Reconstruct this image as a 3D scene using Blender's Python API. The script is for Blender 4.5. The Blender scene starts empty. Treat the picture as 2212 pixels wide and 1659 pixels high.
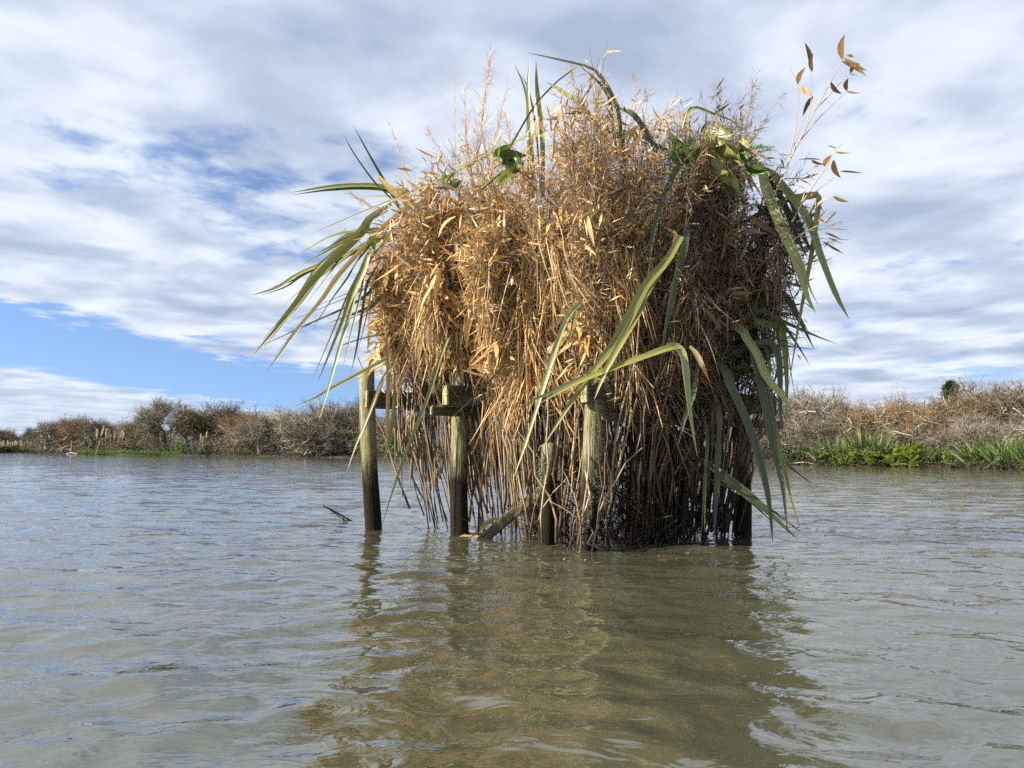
import bpy, math, random
import numpy as np
from mathutils import Vector, Matrix, Quaternion
random.seed(7)
RNG = np.random.default_rng(11)
SC = bpy.context.scene
COL = SC.collection

# ------------------------------------------------------------------ camera, sky, sun, exposure
VW, VH, FPX = 2212.0, 1659.0, 1570.0          # pixel frame the photograph was measured in
CAM_H = 0.65
PITCH, ROLL = math.radians(5.5), math.radians(0.5)
cam = bpy.data.cameras.new('camera')
cam.sensor_width = 36.0
cam.lens = 36.0 * FPX / VW
cam.clip_start = 0.05
cam.clip_end = 4000
camo = bpy.data.objects.new('camera', cam)
COL.objects.link(camo)
CAM_ROT = (Matrix.Rotation(math.pi / 2 + PITCH, 3, 'X') @ Matrix.Rotation(ROLL, 3, 'Z'))
camo.matrix_world = Matrix.Translation((0, 0, CAM_H)) @ CAM_ROT.to_4x4()
SC.camera = camo

SUN_EL = math.radians(34)
SUN_H = Vector((-0.957, -0.29)).normalized()
TO_SUN = Vector((SUN_H.x * math.cos(SUN_EL), SUN_H.y * math.cos(SUN_EL), math.sin(SUN_EL)))
sun = bpy.data.lights.new('sun', 'SUN')
sun.energy = 5.0
sun.angle = math.radians(0.53)
sun.color = (1.0, 0.94, 0.84)
suno = bpy.data.objects.new('sun', sun)
COL.objects.link(suno)
suno.location = TO_SUN * 60
suno.rotation_euler = TO_SUN.to_track_quat('Z', 'Y').to_euler()

SKY_STRENGTH = 0.07
CLX, CLY = 6.6, 22.2
world = bpy.data.worlds.new('World')
SC.world = world
world.use_nodes = True
NT = world.node_tree
NT.nodes.clear()


class G:
    """tiny node-graph helper"""
    def __init__(s, nt): s.nt = nt
    def n(s, t, **kw):
        nd = s.nt.nodes.new(t)
        for k, v in kw.items(): setattr(nd, k, v)
        return nd
    def put(s, sock, v):
        if isinstance(v, bpy.types.NodeSocket): s.nt.links.new(v, sock)
        elif v is not None: sock.default_value = v
    def math(s, op, a, b=0.0, c=None, clamp=False):
        nd = s.n('ShaderNodeMath', operation=op, use_clamp=clamp)
        s.put(nd.inputs[0], a); s.put(nd.inputs[1], b)
        if c is not None: s.put(nd.inputs[2], c)
        return nd.outputs[0]
    def noise(s, vec, scale, detail=4.0, rough=0.5, dist=0.0, dim='3D'):
        nd = s.n('ShaderNodeTexNoise', noise_dimensions=dim)
        if vec is not None: s.put(nd.inputs['Vector'], vec)
        nd.inputs['Scale'].default_value = scale
        nd.inputs['Detail'].default_value = detail
        nd.inputs['Roughness'].default_value = rough
        nd.inputs['Distortion'].default_value = dist
        return nd.outputs[0]
    def ramp(s, fac, stops, interp='LINEAR'):
        nd = s.n('ShaderNodeValToRGB')
        cr = nd.color_ramp
        cr.interpolation = interp
        while len(cr.elements) < len(stops): cr.elements.new(0.5)
        for e, (p, c) in zip(cr.elements, stops):
            e.position = p
            e.color = (c[0], c[1], c[2], 1.0) if not isinstance(c, (int, float)) else (c, c, c, 1.0)
        s.put(nd.inputs[0], fac)
        return nd.outputs[0]
    def mix(s, fac, a, b, blend='MIX'):
        nd = s.n('ShaderNodeMix', data_type='RGBA', blend_type=blend)
        s.put(nd.inputs[0], fac)
        for k, v in ((6, a), (7, b)):
            if isinstance(v, tuple) and len(v) == 3: v = (*v, 1.0)
            s.put(nd.inputs[k], v)
        return nd.outputs[2]
    def smooth(s, x, lo, hi):
        nd = s.n('ShaderNodeMapRange', interpolation_type='SMOOTHSTEP')
        s.put(nd.inputs[0], x)
        s.put(nd.inputs[1], lo); s.put(nd.inputs[2], hi)
        nd.inputs[3].default_value = 0; nd.inputs[4].default_value = 1
        return nd.outputs[0]
    def mapping(s, vec, loc=(0, 0, 0), rot=(0, 0, 0), scale=(1, 1, 1)):
        nd = s.n('ShaderNodeMapping')
        s.put(nd.inputs[0], vec)
        nd.inputs[1].default_value = loc; nd.inputs[2].default_value = rot; nd.inputs[3].default_value = scale
        return nd.outputs[0]


g = G(NT)
sky = g.n('ShaderNodeTexSky', sky_type='NISHITA')
sky.sun_disc = False
sky.sun_elevation = SUN_EL
sky.sun_rotation = math.atan2(SUN_H.x, SUN_H.y)
sky.air_density = 1.0
sky.dust_density = 0.0
sky.ozone_density = 1.5
sky.altitude = 1500
tc = g.n('ShaderNodeTexCoord')
sep = g.n('ShaderNodeSeparateXYZ')
NT.links.new(tc.outputs['Generated'], sep.inputs[0])
zab = g.math('ABSOLUTE', sep.outputs[2])
zz = g.math('ADD', zab, 0.06)
up = g.n('ShaderNodeCombineXYZ')          # clear winter air: the blue stays deep down to the horizon
NT.links.new(sep.outputs[0], up.inputs[0]); NT.links.new(sep.outputs[1], up.inputs[1]); NT.links.new(g.math('ADD', zab, 0.17), up.inputs[2])
upn = g.n('ShaderNodeVectorMath', operation='NORMALIZE'); NT.links.new(up.outputs[0], upn.inputs[0])
NT.links.new(upn.outputs[0], sky.inputs[0])
cu = g.math('DIVIDE', sep.outputs[0], zz)
cv = g.math('DIVIDE', sep.outputs[1], zz)
cmb = g.n('ShaderNodeCombineXYZ')
NT.links.new(cu, cmb.inputs[0]); NT.links.new(cv, cmb.inputs[1])
plane = cmb.outputs[0]
# a cloud deck with one long clear gap between two decks (far left of the view)
edge_w = g.math('MULTIPLY', g.math('SUBTRACT', g.noise(plane, 0.75, 3, 0.6), 0.5), 1.6)
e = g.math('ADD', g.math('SUBTRACT', cu, g.math('MULTIPLY', cv, 0.42)), 4.06)
e = g.math('ADD', e, edge_w)
gap = g.math('SUBTRACT', g.math('ABSOLUTE', g.math('ADD', e, 1.05)), 0.95)
deck = g.smooth(gap, -0.7, 0.8)
warp = g.mapping(plane, loc=(CLX, CLY, 0), rot=(0, 0, math.radians(-4)), scale=(0.92, 0.92, 1))
n1 = g.noise(warp, 0.92, 6, 0.53, 0.1)
n2 = g.noise(g.mapping(warp, loc=(7.3, 2.1, 0)), 4.2, 5, 0.6, 0.2)
dens = g.math('ADD', g.math('MULTIPLY', n1, 0.68), g.math('MULTIPLY', n2, 0.32))
low = g.smooth(zab, 0.13, 0.02)            # far away the cells run together into a veil
dens = g.math('ADD', dens, g.math('MULTIPLY', low, g.math('MULTIPLY', g.math('SUBTRACT', 0.5, dens), 0.75)))
dens = g.math('ADD', dens, g.math('MULTIPLY', g.math('SUBTRACT', deck, 1.0), 0.26))
mask = g.math('MULTIPLY', g.smooth(dens, 0.355, 0.465), 0.97)
n3 = g.noise(g.mapping(warp, loc=(3.1, 9.4, 0)), 2.2, 5, 0.5, 0.25)
thick = g.math('ADD', g.math('MULTIPLY', n3, 0.75), g.math('MULTIPLY', dens, 0.25))
thick = g.math('ADD', thick, g.math('MULTIPLY', low, g.math('MULTIPLY', g.math('SUBTRACT', 0.505, thick), 0.75)))
K = 0.77 / SKY_STRENGTH
ccol = g.ramp(thick, [(0.36, (0.50, 0.535, 0.585)), (0.45, (0.435, 0.475, 0.545)), (0.53, (0.325, 0.37, 0.455)), (0.64, (0.235, 0.28, 0.37))])
mul = g.n('ShaderNodeVectorMath', operation='SCALE')
NT.links.new(ccol, mul.inputs[0]); mul.inputs['Scale'].default_value = K
skc = g.mix(mask, g.mix(1.0, sky.outputs[0], (1.16, 1.20, 1.26), 'MULTIPLY'), mul.outputs[0])
bg = g.n('ShaderNodeBackground')
NT.links.new(skc, bg.inputs[0])
bg.inputs[1].default_value = SKY_STRENGTH
wo = g.n('ShaderNodeOutputWorld')
NT.links.new(bg.outputs[0], wo.inputs[0])

SC.view_settings.view_transform = 'Standard'
SC.view_settings.look = 'None'
SC.view_settings.gamma = 1.0
SC.view_settings.exposure = 1.3
SC.view_settings.use_curve_mapping = False
SC.render.engine = 'CYCLES'
SC.cycles.max_bounces = 4
SC.cycles.diffuse_bounces = 1
SC.cycles.glossy_bounces = 3
SC.cycles.transmission_bounces = 2
SC.cycles.transparent_max_bounces = 4
SC.cycles.use_denoising = False
SC.cycles.use_adaptive_sampling = True
SC.cycles.adaptive_threshold = 0.02
SC.cycles.adaptive_min_samples = 12
SC.cycles.sample_clamp_indirect = 6.0


# ------------------------------------------------------------------ measuring helpers
def ray(x, y):
    d = CAM_ROT @ Vector(((x - VW / 2) / FPX, -(y - VH / 2) / FPX, -1.0))
    return d.normalized()

def at(x, y, Y):
    """world point on the line of sight of photo pixel (x, y) at distance Y in front of the camera"""
    d = ray(x, y)
    s = Y / d.y
    return Vector((d.x * s, Y, CAM_H + d.z * s))

def on_water(x, y, z=0.0):
    d = ray(x, y)
    s = (z - CAM_H) / d.z
    return Vector((d.x * s, d.y * s, z))


# ------------------------------------------------------------------ object helpers
def tag(o, label=None, cat=None, group=None, kind=None):
    if label: o['label'] = label
    if cat: o['category'] = cat
    if group: o['group'] = group
    if kind: o['kind'] = kind
    return o

def thing(name, label, cat, loc=(0, 0, 0), group=None):
    o = bpy.data.objects.new(name, None)
    o.empty_display_size = 0.1
    COL.objects.link(o)
    o.location = loc
    return tag(o, label, cat, group)

def link(name, mesh, parent=None, mat=None, kind=None, label=None):
    o = bpy.data.objects.new(name, mesh)
    COL.objects.link(o)
    if mat is not None:
        if len(mesh.materials) == 0: mesh.materials.append(mat)
        elif mesh.materials[0] is not mat:
            o.material_slots[0].link = 'OBJECT'
            o.material_slots[0].material = mat
    if parent is not None:
        o.parent = parent
    if kind: o['kind'] = kind
    if label: o['label'] = label
    return o

def np_mesh(name, V, F, attrs=None, smooth=False):
    V = np.asarray(V, np.float32).reshape(-1, 3)
    F = np.asarray(F, np.int32)
    n, k = F.shape
    me = bpy.data.meshes.new(name)
    me.vertices.add(len(V)); me.vertices.foreach_set('co', V.ravel())
    me.loops.add(n * k); me.loops.foreach_set('vertex_index', F.ravel())
    me.polygons.add(n)
    me.polygons.foreach_set('loop_start', np.arange(0, n * k, k, dtype=np.int32))
    me.polygons.foreach_set('loop_total', np.full(n, k, np.int32))
    if smooth: me.polygons.foreach_set('use_smooth', np.ones(n, bool))
    for nm, a in (attrs or {}).items():
        at_ = me.attributes.new(nm, 'FLOAT', 'POINT')
        at_.data.foreach_set('value', np.asarray(a, np.float32).ravel())
    me.update(calc_edges=True)
    return me

def unit(a):
    a = np.asarray(a, float)
    return a / np.maximum(np.linalg.norm(a, axis=-1, keepdims=True), 1e-9)

def rdir(n, rng=RNG):
    return unit(rng.normal(size=(n, 3)))

class Rib:
    """collects many thin strips (twigs, blades, small leaves) as one mesh"""
    def __init__(s): s.V, s.F, s.T, s.n = [], [], [], 0
    def add(s, p0, d, L, w, bend=None, nseg=2, kind='twig', tint=None, side=None, rng=RNG):
        p0 = np.asarray(p0, float).reshape(-1, 3); N = len(p0)
        if N == 0: return
        d = unit(np.asarray(d, float).reshape(-1, 3))
        L = np.broadcast_to(np.asarray(L, float), (N,)); w = np.broadcast_to(np.asarray(w, float), (N,))
        bend = np.zeros((N, 3)) if bend is None else np.asarray(bend, float)
        t = np.linspace(0, 1, nseg + 1)
        P = p0[:, None] + d[:, None] * (L[:, None] * t)[..., None] + bend[:, None] * (t ** 2)[None, :, None]
        if side is None: side = rdir(N, rng)
        sd = unit(np.cross(d, side))
        if kind == 'twig': prof = 1.0 - 0.75 * t
        elif kind == 'blade': prof = np.where(t < 0.15, 0.55 + 3 * t, 1.0) * (1 - t ** 3 * 0.93)
        else: prof = np.clip(np.sin(np.pi * (0.08 + 0.88 * t)) ** 0.8, 0.08, 1)
        W = (w[:, None] * prof[None])[..., None] * 0.5
        A = P - sd[:, None] * W; B = P + sd[:, None] * W
        V = np.stack([A, B], 2).reshape(-1, 3)
        base = s.n + np.arange(N)[:, None] * (2 * (nseg + 1)) + (2 * np.arange(nseg))[None]
        F = np.stack([base, base + 1, base + 3, base + 2], -1).reshape(-1, 4)
        if tint is None: tint = rng.random(N)
        T = np.repeat(np.broadcast_to(np.asarray(tint, float), (N,)), 2 * (nseg + 1))
        s.V.append(V); s.F.append(F); s.T.append(T); s.n += len(V)
        return P
    def mesh(s, name):
        return np_mesh(name, np.concatenate(s.V), np.concatenate(s.F), {'tint': np.concatenate(s.T)})

def tube_arrays(pts, rad, k=6, cap=True):
    pts = np.asarray(pts, float); n = len(pts)
    rad = np.broadcast_to(np.asarray(rad, float), (n,))
    tg = unit(np.gradient(pts, axis=0))
    ref = np.array([0.0, 0, 1]) if abs(tg[0][2]) < 0.9 else np.array([1.0, 0, 0])
    a = unit(np.cross(tg, ref)); b = np.cross(tg, a)
    th = np.arange(k) * 2 * np.pi / k
    V = pts[:, None] + (a[:, None] * np.cos(th)[None, :, None] + b[:, None] * np.sin(th)[None, :, None]) * rad[:, None, None]
    V = V.reshape(-1, 3)
    i = np.arange(n - 1)[:, None] * k; j = np.arange(k)[None]; j2 = (j + 1) % k
    F = np.stack([i + j, i + j2, i + k + j2, i + k + j], -1).reshape(-1, 4)
    return V, F

class Tub:
    def __init__(s): s.V, s.F, s.T, s.n = [], [], [], 0
    def add(s, pts, rad, k=5, tint=0.5):
        V, F = tube_arrays(pts, rad, k)
        s.V.append(V); s.F.append(F + s.n); s.T.append(np.full(len(V), tint)); s.n += len(V)
    def mesh(s, name, smooth=True):
        return np_mesh(name, np.concatenate(s.V), np.concatenate(s.F), {'tint': np.concatenate(s.T)}, smooth)

def catmull(pts, n=14):
    P = [Vector(p) for p in pts]
    P = [P[0] * 2 - P[1]] + P + [P[-1] * 2 - P[-2]]
    seg = len(P) - 3
    out = []
    for q in range(n):
        u = q / (n - 1) * seg
        i = min(int(u), seg - 1); t = u - i
        a, b, c, d = P[i:i + 4]
        out.append(0.5 * ((2 * b) + (c - a) * t + (2 * a - 5 * b + 4 * c - d) * t * t + (3 * b - 3 * c + d - a) * t ** 3))
    return out

def poly_mesh(name, V, F, smooth=False):
    me = bpy.data.meshes.new(name)
    me.from_pydata([tuple(v) for v in V], [], F)
    if smooth: me.polygons.foreach_set('use_smooth', [True] * len(F))
    me.update()
    return me


# ------------------------------------------------------------------ materials
def new_mat(name):
    m = bpy.data.materials.new(name)
    m.use_nodes = True
    m.node_tree.nodes.clear()
    return m, G(m.node_tree)

def finish(m, g, color, rough=0.8, transl=0.0, bump=None, bump_s=0.3, bump_d=0.01, spec=0.3, trcol=None):
    p = g.n('ShaderNodeBsdfPrincipled')
    g.put(p.inputs['Base Color'], color if not isinstance(color, tuple) else (*color, 1))
    g.put(p.inputs['Roughness'], rough)
    p.inputs['Specular IOR Level'].default_value = spec
    if bump is not None:
        b = g.n('ShaderNodeBump')
        b.inputs['Strength'].default_value = bump_s
        b.inputs['Distance'].default_value = bump_d
        g.put(b.inputs['Height'], bump)
        g.nt.links.new(b.outputs[0], p.inputs['Normal'])
    out = g.n('ShaderNodeOutputMaterial')
    if transl > 0:
        t = g.n('ShaderNodeBsdfTranslucent')
        c = trcol if trcol is not None else color
        g.put(t.inputs[0], c if not isinstance(c, tuple) else (*c, 1))
        mx = g.n('ShaderNodeMixShader')
        mx.inputs[0].default_value = transl
        g.nt.links.new(p.outputs[0], mx.inputs[1]); g.nt.links.new(t.outputs[0], mx.inputs[2])
        g.nt.links.new(mx.outputs[0], out.inputs[0])
    else:
        g.nt.links.new(p.outputs[0], out.inputs[0])
    return m

def attr(g, nm):
    a = g.n('ShaderNodeAttribute'); a.attribute_name = nm
    return a.outputs['Fac']

def tint_mat(name, stops, rough=0.75, transl=0.15, use_obj=0.0, spec=0.25):
    """colour picked from a ramp by the strip's own random tint, shifted by the object's random"""
    m, g = new_mat(name)
    f = attr(g, 'tint')
    if use_obj:
        oi = g.n('ShaderNodeObjectInfo')
        f = g.math('ADD', f, g.math('MULTIPLY', g.math('SUBTRACT', oi.outputs['Random'], 0.5), use_obj), clamp=True)
    geo = g.n('ShaderNodeNewGeometry')
    nz = g.noise(geo.outputs['Position'], 9.0, 3, 0.6)
    col = g.ramp(f, stops)
    col = g.mix(g.math('MULTIPLY', nz, 0.5), col, g.mix(1.0, col, (0.78, 0.76, 0.76), 'MULTIPLY'))
    return finish(m, g, col, rough, transl, spec=spec)

def obj_mat(name, stops, rough=0.6, transl=0.25, scale=30.0, stretch=(1, 1, 0.08), spec=0.3, bump_s=0.2, tide=None):
    """colour picked by the object's own random number, with fine streaks along the piece"""
    m, g = new_mat(name)
    oi = g.n('ShaderNodeObjectInfo')
    tcx = g.n('ShaderNodeTexCoord')
    st = g.noise(g.mapping(tcx.outputs['Object'], scale=stretch), scale, 4, 0.6)
    col = g.ramp(oi.outputs['Random'], stops)
    col = g.mix(g.smooth(st, 0.35, 0.75), col, g.mix(1.0, col, (0.55, 0.5, 0.48), 'MULTIPLY'))
    if tide is not None:
        geo = g.n('ShaderNodeNewGeometry'); sp = g.n('ShaderNodeSeparateXYZ'); g.put(sp.inputs[0], geo.outputs['Position'])
        wz = g.math('ADD', sp.outputs[2], g.math('MULTIPLY', g.math('SUBTRACT', g.noise(geo.outputs['Position'], 7.0, 2, 0.5), 0.5), 0.5))
        col = g.mix(g.math('MULTIPLY', g.smooth(wz, tide + 0.14, tide - 0.14), 0.9), col, (0.022, 0.016, 0.011))
    return finish(m, g, col, rough, transl, bump=st, bump_s=bump_s, bump_d=0.002, spec=spec)

STRAW = [(0.0, (0.14, 0.085, 0.045)), (0.2, (0.34, 0.22, 0.115)), (0.45, (0.62, 0.42, 0.20)), (0.66, (0.70, 0.44, 0.165)),
         (0.82, (0.64, 0.32, 0.09)), (1.0, (0.82, 0.67, 0.43))]
GREYB_SHADE = [(0.0, (0.035, 0.024, 0.016)), (0.3, (0.11, 0.074, 0.045)), (0.6, (0.20, 0.138, 0.08)), (0.85, (0.27, 0.165, 0.07)), (1.0, (0.42, 0.335, 0.23))]  # grey-brown twigs, darkened further so the colour carries the right side's shade
TANTW = [(0.0, (0.09, 0.057, 0.034)), (0.22, (0.27, 0.185, 0.105)), (0.5, (0.53, 0.375, 0.205)), (0.8, (0.66, 0.46, 0.225)), (1.0, (0.84, 0.71, 0.48))]
M = {}
M['straw'] = tint_mat('dry_straw', STRAW)
M['tantwig'] = tint_mat('pale_tan_twig', TANTW)
M['greybrown_shade'] = tint_mat('shade_darkened_brown_twig', GREYB_SHADE)
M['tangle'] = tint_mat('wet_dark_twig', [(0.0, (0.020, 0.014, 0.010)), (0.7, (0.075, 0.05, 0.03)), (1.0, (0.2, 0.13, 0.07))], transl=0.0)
M['lichen'] = tint_mat('pale_lichen', [(0.0, (0.17, 0.165, 0.085)), (0.6, (0.30, 0.29, 0.17)), (1.0, (0.42, 0.42, 0.29))], transl=0.1)
M['leaf_straw'] = obj_mat('dry_bamboo_leaf', [(0.0, (0.42, 0.23, 0.08)), (0.35, (0.60, 0.36, 0.125)), (0.7, (0.66, 0.40, 0.14)), (1.0, (0.70, 0.52, 0.27))])
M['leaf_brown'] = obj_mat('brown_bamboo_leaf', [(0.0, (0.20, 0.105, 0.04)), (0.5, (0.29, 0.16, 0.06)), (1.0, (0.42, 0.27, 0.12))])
M['leaf_backlit'] = obj_mat('backlit_brown_leaf', [(0.0, (0.15, 0.075, 0.03)), (0.6, (0.22, 0.12, 0.045)), (1.0, (0.30, 0.17, 0.07))], transl=0.35)  # browns lowered so the colour carries the leaves' backlit side
M['leaf_pale'] = obj_mat('pale_dry_leaf', [(0.0, (0.55, 0.36, 0.15)), (1.0, (0.66, 0.52, 0.30))])
M['leaf_orange'] = obj_mat('orange_dry_leaf', [(0.0, (0.60, 0.30, 0.07)), (1.0, (0.66, 0.37, 0.10))])
M['stem'] = obj_mat('dry_reed_stem', [(0.0, (0.075, 0.053, 0.036)), (0.3, (0.19, 0.135, 0.083)), (0.65, (0.32, 0.23, 0.135)), (1.0, (0.46, 0.34, 0.19))], transl=0.0, rough=0.6, scale=60, tide=0.22)
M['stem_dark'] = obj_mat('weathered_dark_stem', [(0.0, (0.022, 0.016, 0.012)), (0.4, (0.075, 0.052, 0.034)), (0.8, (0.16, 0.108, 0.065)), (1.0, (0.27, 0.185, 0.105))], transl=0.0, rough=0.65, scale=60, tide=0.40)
M['bamboo_stem'] = obj_mat('bamboo_stem', [(0.0, (0.42, 0.31, 0.17)), (1.0, (0.50, 0.38, 0.22))], transl=0.0)

def flax_mat(name, base, pale, dry, drytip=0.93):
    m, g = new_mat(name)
    u, v = attr(g, 'u'), attr(g, 'v')
    oi = g.n('ShaderNodeObjectInfo')
    cmb = g.n('ShaderNodeCombineXYZ')
    g.put(cmb.inputs[0], g.math('MULTIPLY', u, 3.0)); g.put(cmb.inputs[1], g.math('MULTIPLY', v, 13.0)); g.put(cmb.inputs[2], g.math('MULTIPLY', oi.outputs['Random'], 40))
    st = g.noise(cmb.outputs[0], 1.4, 5, 0.65)
    col = g.mix(g.smooth(st, 0.40, 0.62), base, pale)
    fib = g.n('ShaderNodeCombineXYZ')
    g.put(fib.inputs[0], g.math('MULTIPLY', u, 1.5)); g.put(fib.inputs[1], g.math('MULTIPLY', v, 40.0)); g.put(fib.inputs[2], g.math('MULTIPLY', oi.outputs['Random'], 17))
    fb = g.noise(fib.outputs[0], 1.0, 2, 0.5)
    col = g.mix(g.math('MULTIPLY', g.smooth(fb, 0.45, 0.7), 0.55), col, g.mix(1.0, col, (0.45, 0.5, 0.5), 'MULTIPLY'))
    mid = g.math('SUBTRACT', 1.0, g.math('MULTIPLY', g.math('ABSOLUTE', v), 9.0), clamp=True)
    col = g.mix(g.math('MULTIPLY', mid, 0.6), col, pale)
    col = g.mix(g.math('MULTIPLY', g.math('SUBTRACT', oi.outputs['Random'], 0.3, clamp=True), 0.5), col, g.mix(1.0, col, (1.15, 0.95, 0.6), 'MULTIPLY'))
    blot = g.noise(cmb.outputs[0], 0.5, 4, 0.7)
    d = g.math('ADD', g.smooth(u, drytip, 1.0), g.math('MULTIPLY', g.smooth(blot, 0.66, 0.74), 0.7), clamp=True)
    edge_ = g.math('MULTIPLY', g.smooth(g.math('ABSOLUTE', v), 0.8, 1.0), g.smooth(g.noise(cmb.outputs[0], 0.8, 3, 0.6), 0.42, 0.6))
    d = g.math('MAXIMUM', d, g.math('MULTIPLY', edge_, 0.8))
    col = g.mix(d, col, dry)
    return finish(m, g, col, 0.42, 0.22, bump=st, bump_s=0.25, bump_d=0.002, spec=0.4)

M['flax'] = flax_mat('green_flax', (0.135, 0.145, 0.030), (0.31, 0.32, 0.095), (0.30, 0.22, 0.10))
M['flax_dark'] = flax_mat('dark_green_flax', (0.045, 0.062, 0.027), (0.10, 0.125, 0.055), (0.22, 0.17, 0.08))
M['flax_pale'] = flax_mat('pale_green_flax', (0.25, 0.265, 0.085), (0.46, 0.47, 0.22), (0.42, 0.36, 0.17))
M['flax_yellow'] = flax_mat('yellow_flax', (0.62, 0.44, 0.10), (0.70, 0.56, 0.20), (0.5, 0.33, 0.12), 0.97)
M['flax_tan'] = flax_mat('tan_flax', (0.34, 0.24, 0.10), (0.46, 0.36, 0.17), (0.30, 0.17, 0.07))
M['flax_brown'] = flax_mat('withered_dark_flax', (0.06, 0.055, 0.03), (0.13, 0.12, 0.06), (0.16, 0.10, 0.05))
M['flax_orange'] = flax_mat('orange_tipped_leaf', (0.40, 0.33, 0.12), (0.5, 0.42, 0.2), (0.70, 0.12, 0.02), 0.55)

def broad_mat(name, a, b, vein):
    m, g = new_mat(name)
    tcx = g.n('ShaderNodeTexCoord')
    nz = g.noise(tcx.outputs['Object'], 14.0, 5, 0.6)
    col = g.mix(g.smooth(nz, 0.35, 0.7), a, b)
    v = attr(g, 'v')
    mid = g.math('SUBTRACT', 1.0, g.math('MULTIPLY', g.math('ABSOLUTE', v), 14.0), clamp=True)
    col = g.mix(g.math('MULTIPLY', mid, 0.8), col, vein)
    return finish(m, g, col, 0.38, 0.3, bump=nz, bump_s=0.3, bump_d=0.004, spec=0.45)
M['broad_green'] = broad_mat('green_broad_leaf', (0.045, 0.085, 0.016), (0.10, 0.15, 0.03), (0.21, 0.28, 0.09))
M['broad_yellow'] = broad_mat('wilted_yellow_leaf', (0.27, 0.26, 0.075), (0.16, 0.18, 0.045), (0.33, 0.32, 0.12))
M['broad_lime'] = broad_mat('lime_leaf', (0.14, 0.20, 0.03), (0.38, 0.41, 0.06), (0.45, 0.47, 0.15))

def wood_mat(name, dry, algae, dark, tide=None, grain=(14, 14, 0.7), lich=0.0):
    m, g = new_mat(name)
    tcx = g.n('ShaderNodeTexCoord')
    geo = g.n('ShaderNodeNewGeometry')
    oi = g.n('ShaderNodeObjectInfo')
    off = g.n('ShaderNodeVectorMath', operation='ADD')
    g.put(off.inputs[0], tcx.outputs['Object']); g.put(off.inputs[1], oi.outputs['Location'])
    gr = g.noise(g.mapping(off.outputs[0], scale=grain), 6.0, 6, 0.65, 0.4)
    bl = g.noise(off.outputs[0], 5.0, 5, 0.6)
    col = g.mix(g.smooth(bl, 0.35, 0.65), dry, algae)
    col = g.mix(g.smooth(gr, 0.48, 0.66), col, dark)
    ck = g.noise(g.mapping(off.outputs[0], scale=(grain[0] * 1.6, grain[1] * 1.6, grain[2] * 0.5)), 5.0, 3, 0.5, 0.2)
    col = g.mix(g.math('MULTIPLY', g.smooth(g.math('ABSOLUTE', g.math('SUBTRACT', ck, 0.5)), 0.022, 0.006), 0.85), col, (0.03, 0.025, 0.018))
    if lich:
        lz = g.noise(off.outputs[0], 26.0, 3, 0.5)
        col = g.mix(g.math('MULTIPLY', g.smooth(lz, 0.64, 0.70), lich), col, (0.42, 0.42, 0.32))
    if tide is not None:
        sp = g.n('ShaderNodeSeparateXYZ'); g.put(sp.inputs[0], geo.outputs['Position'])
        wob = g.math('ADD', sp.outputs[2], g.math('MULTIPLY', g.math('SUBTRACT', g.noise(g.mapping(off.outputs[0], scale=(3, 3, 1)), 5.0, 5, 0.7), 0.5), 0.55))
        wet = g.smooth(wob, tide + 0.10, tide - 0.22)
        col = g.mix(g.math('MULTIPLY', wet, 0.96), col, g.mix(gr, (0.005, 0.004, 0.003), (0.016, 0.012, 0.008)))
    return finish(m, g, col, 0.82, 0, bump=gr, bump_s=0.9, bump_d=0.014, spec=0.08)
M['post'] = wood_mat('algae_stained_post', (0.31, 0.275, 0.17), (0.215, 0.205, 0.09), (0.09, 0.08, 0.048), tide=0.62)
M['bearer'] = wood_mat('dark_weathered_timber', (0.085, 0.072, 0.05), (0.10, 0.095, 0.05), (0.035, 0.03, 0.022), grain=(0.8, 8, 14), lich=0.5)
M['brace'] = wood_mat('grey_weathered_timber', (0.19, 0.16, 0.09), (0.12, 0.105, 0.05), (0.04, 0.033, 0.022), grain=(0.8, 9, 9), tide=0.30)
M['endgrain'] = wood_mat('pale_end_grain', (0.33, 0.29, 0.16), (0.26, 0.25, 0.12), (0.16, 0.13, 0.08), grain=(3, 3, 3))
M['panel'] = wood_mat('dark_backing', (0.055, 0.047, 0.034), (0.04, 0.035, 0.026), (0.02, 0.018, 0.015), grain=(5, 5, 0.6))  # near-black backing colour stands in for the shade inside the blind

WILLOW = [(0.0, (0.060, 0.050, 0.036)), (0.4, (0.125, 0.102, 0.072)), (0.75, (0.185, 0.150, 0.105)), (1.0, (0.27, 0.23, 0.165))]
M['tw_grey'] = tint_mat('grey_brown_twigs', WILLOW, transl=0.0, use_obj=0.55)
M['tw_dark'] = tint_mat('dark_brown_twigs', [(0.0, (0.058, 0.047, 0.034)), (0.6, (0.135, 0.110, 0.077)), (1.0, (0.24, 0.20, 0.145))], transl=0.0, use_obj=0.55)
M['tw_orange'] = tint_mat('orange_brown_twigs', [(0.0, (0.085, 0.055, 0.030)), (0.5, (0.17, 0.110, 0.054)), (1.0, (0.27, 0.17, 0.075))], transl=0.0, use_obj=0.55)
M['tw_bright'] = tint_mat('bright_orange_twigs', [(0.0, (0.090, 0.062, 0.034)), (0.5, (0.180, 0.122, 0.062)), (1.0, (0.28, 0.19, 0.095))], transl=0.0, use_obj=0.3)
M['tw_olive'] = tint_mat('olive_twigs', [(0.0, (0.10, 0.08, 0.035)), (0.5, (0.20, 0.16, 0.06)), (1.0, (0.29, 0.235, 0.09))], transl=0.0, use_obj=0.55)
M['tw_pale'] = tint_mat('pale_lichen_twigs', [(0.0, (0.11, 0.09, 0.068)), (0.5, (0.21, 0.18, 0.135)), (1.0, (0.32, 0.285, 0.22))], transl=0.0, use_obj=0.4)
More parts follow.
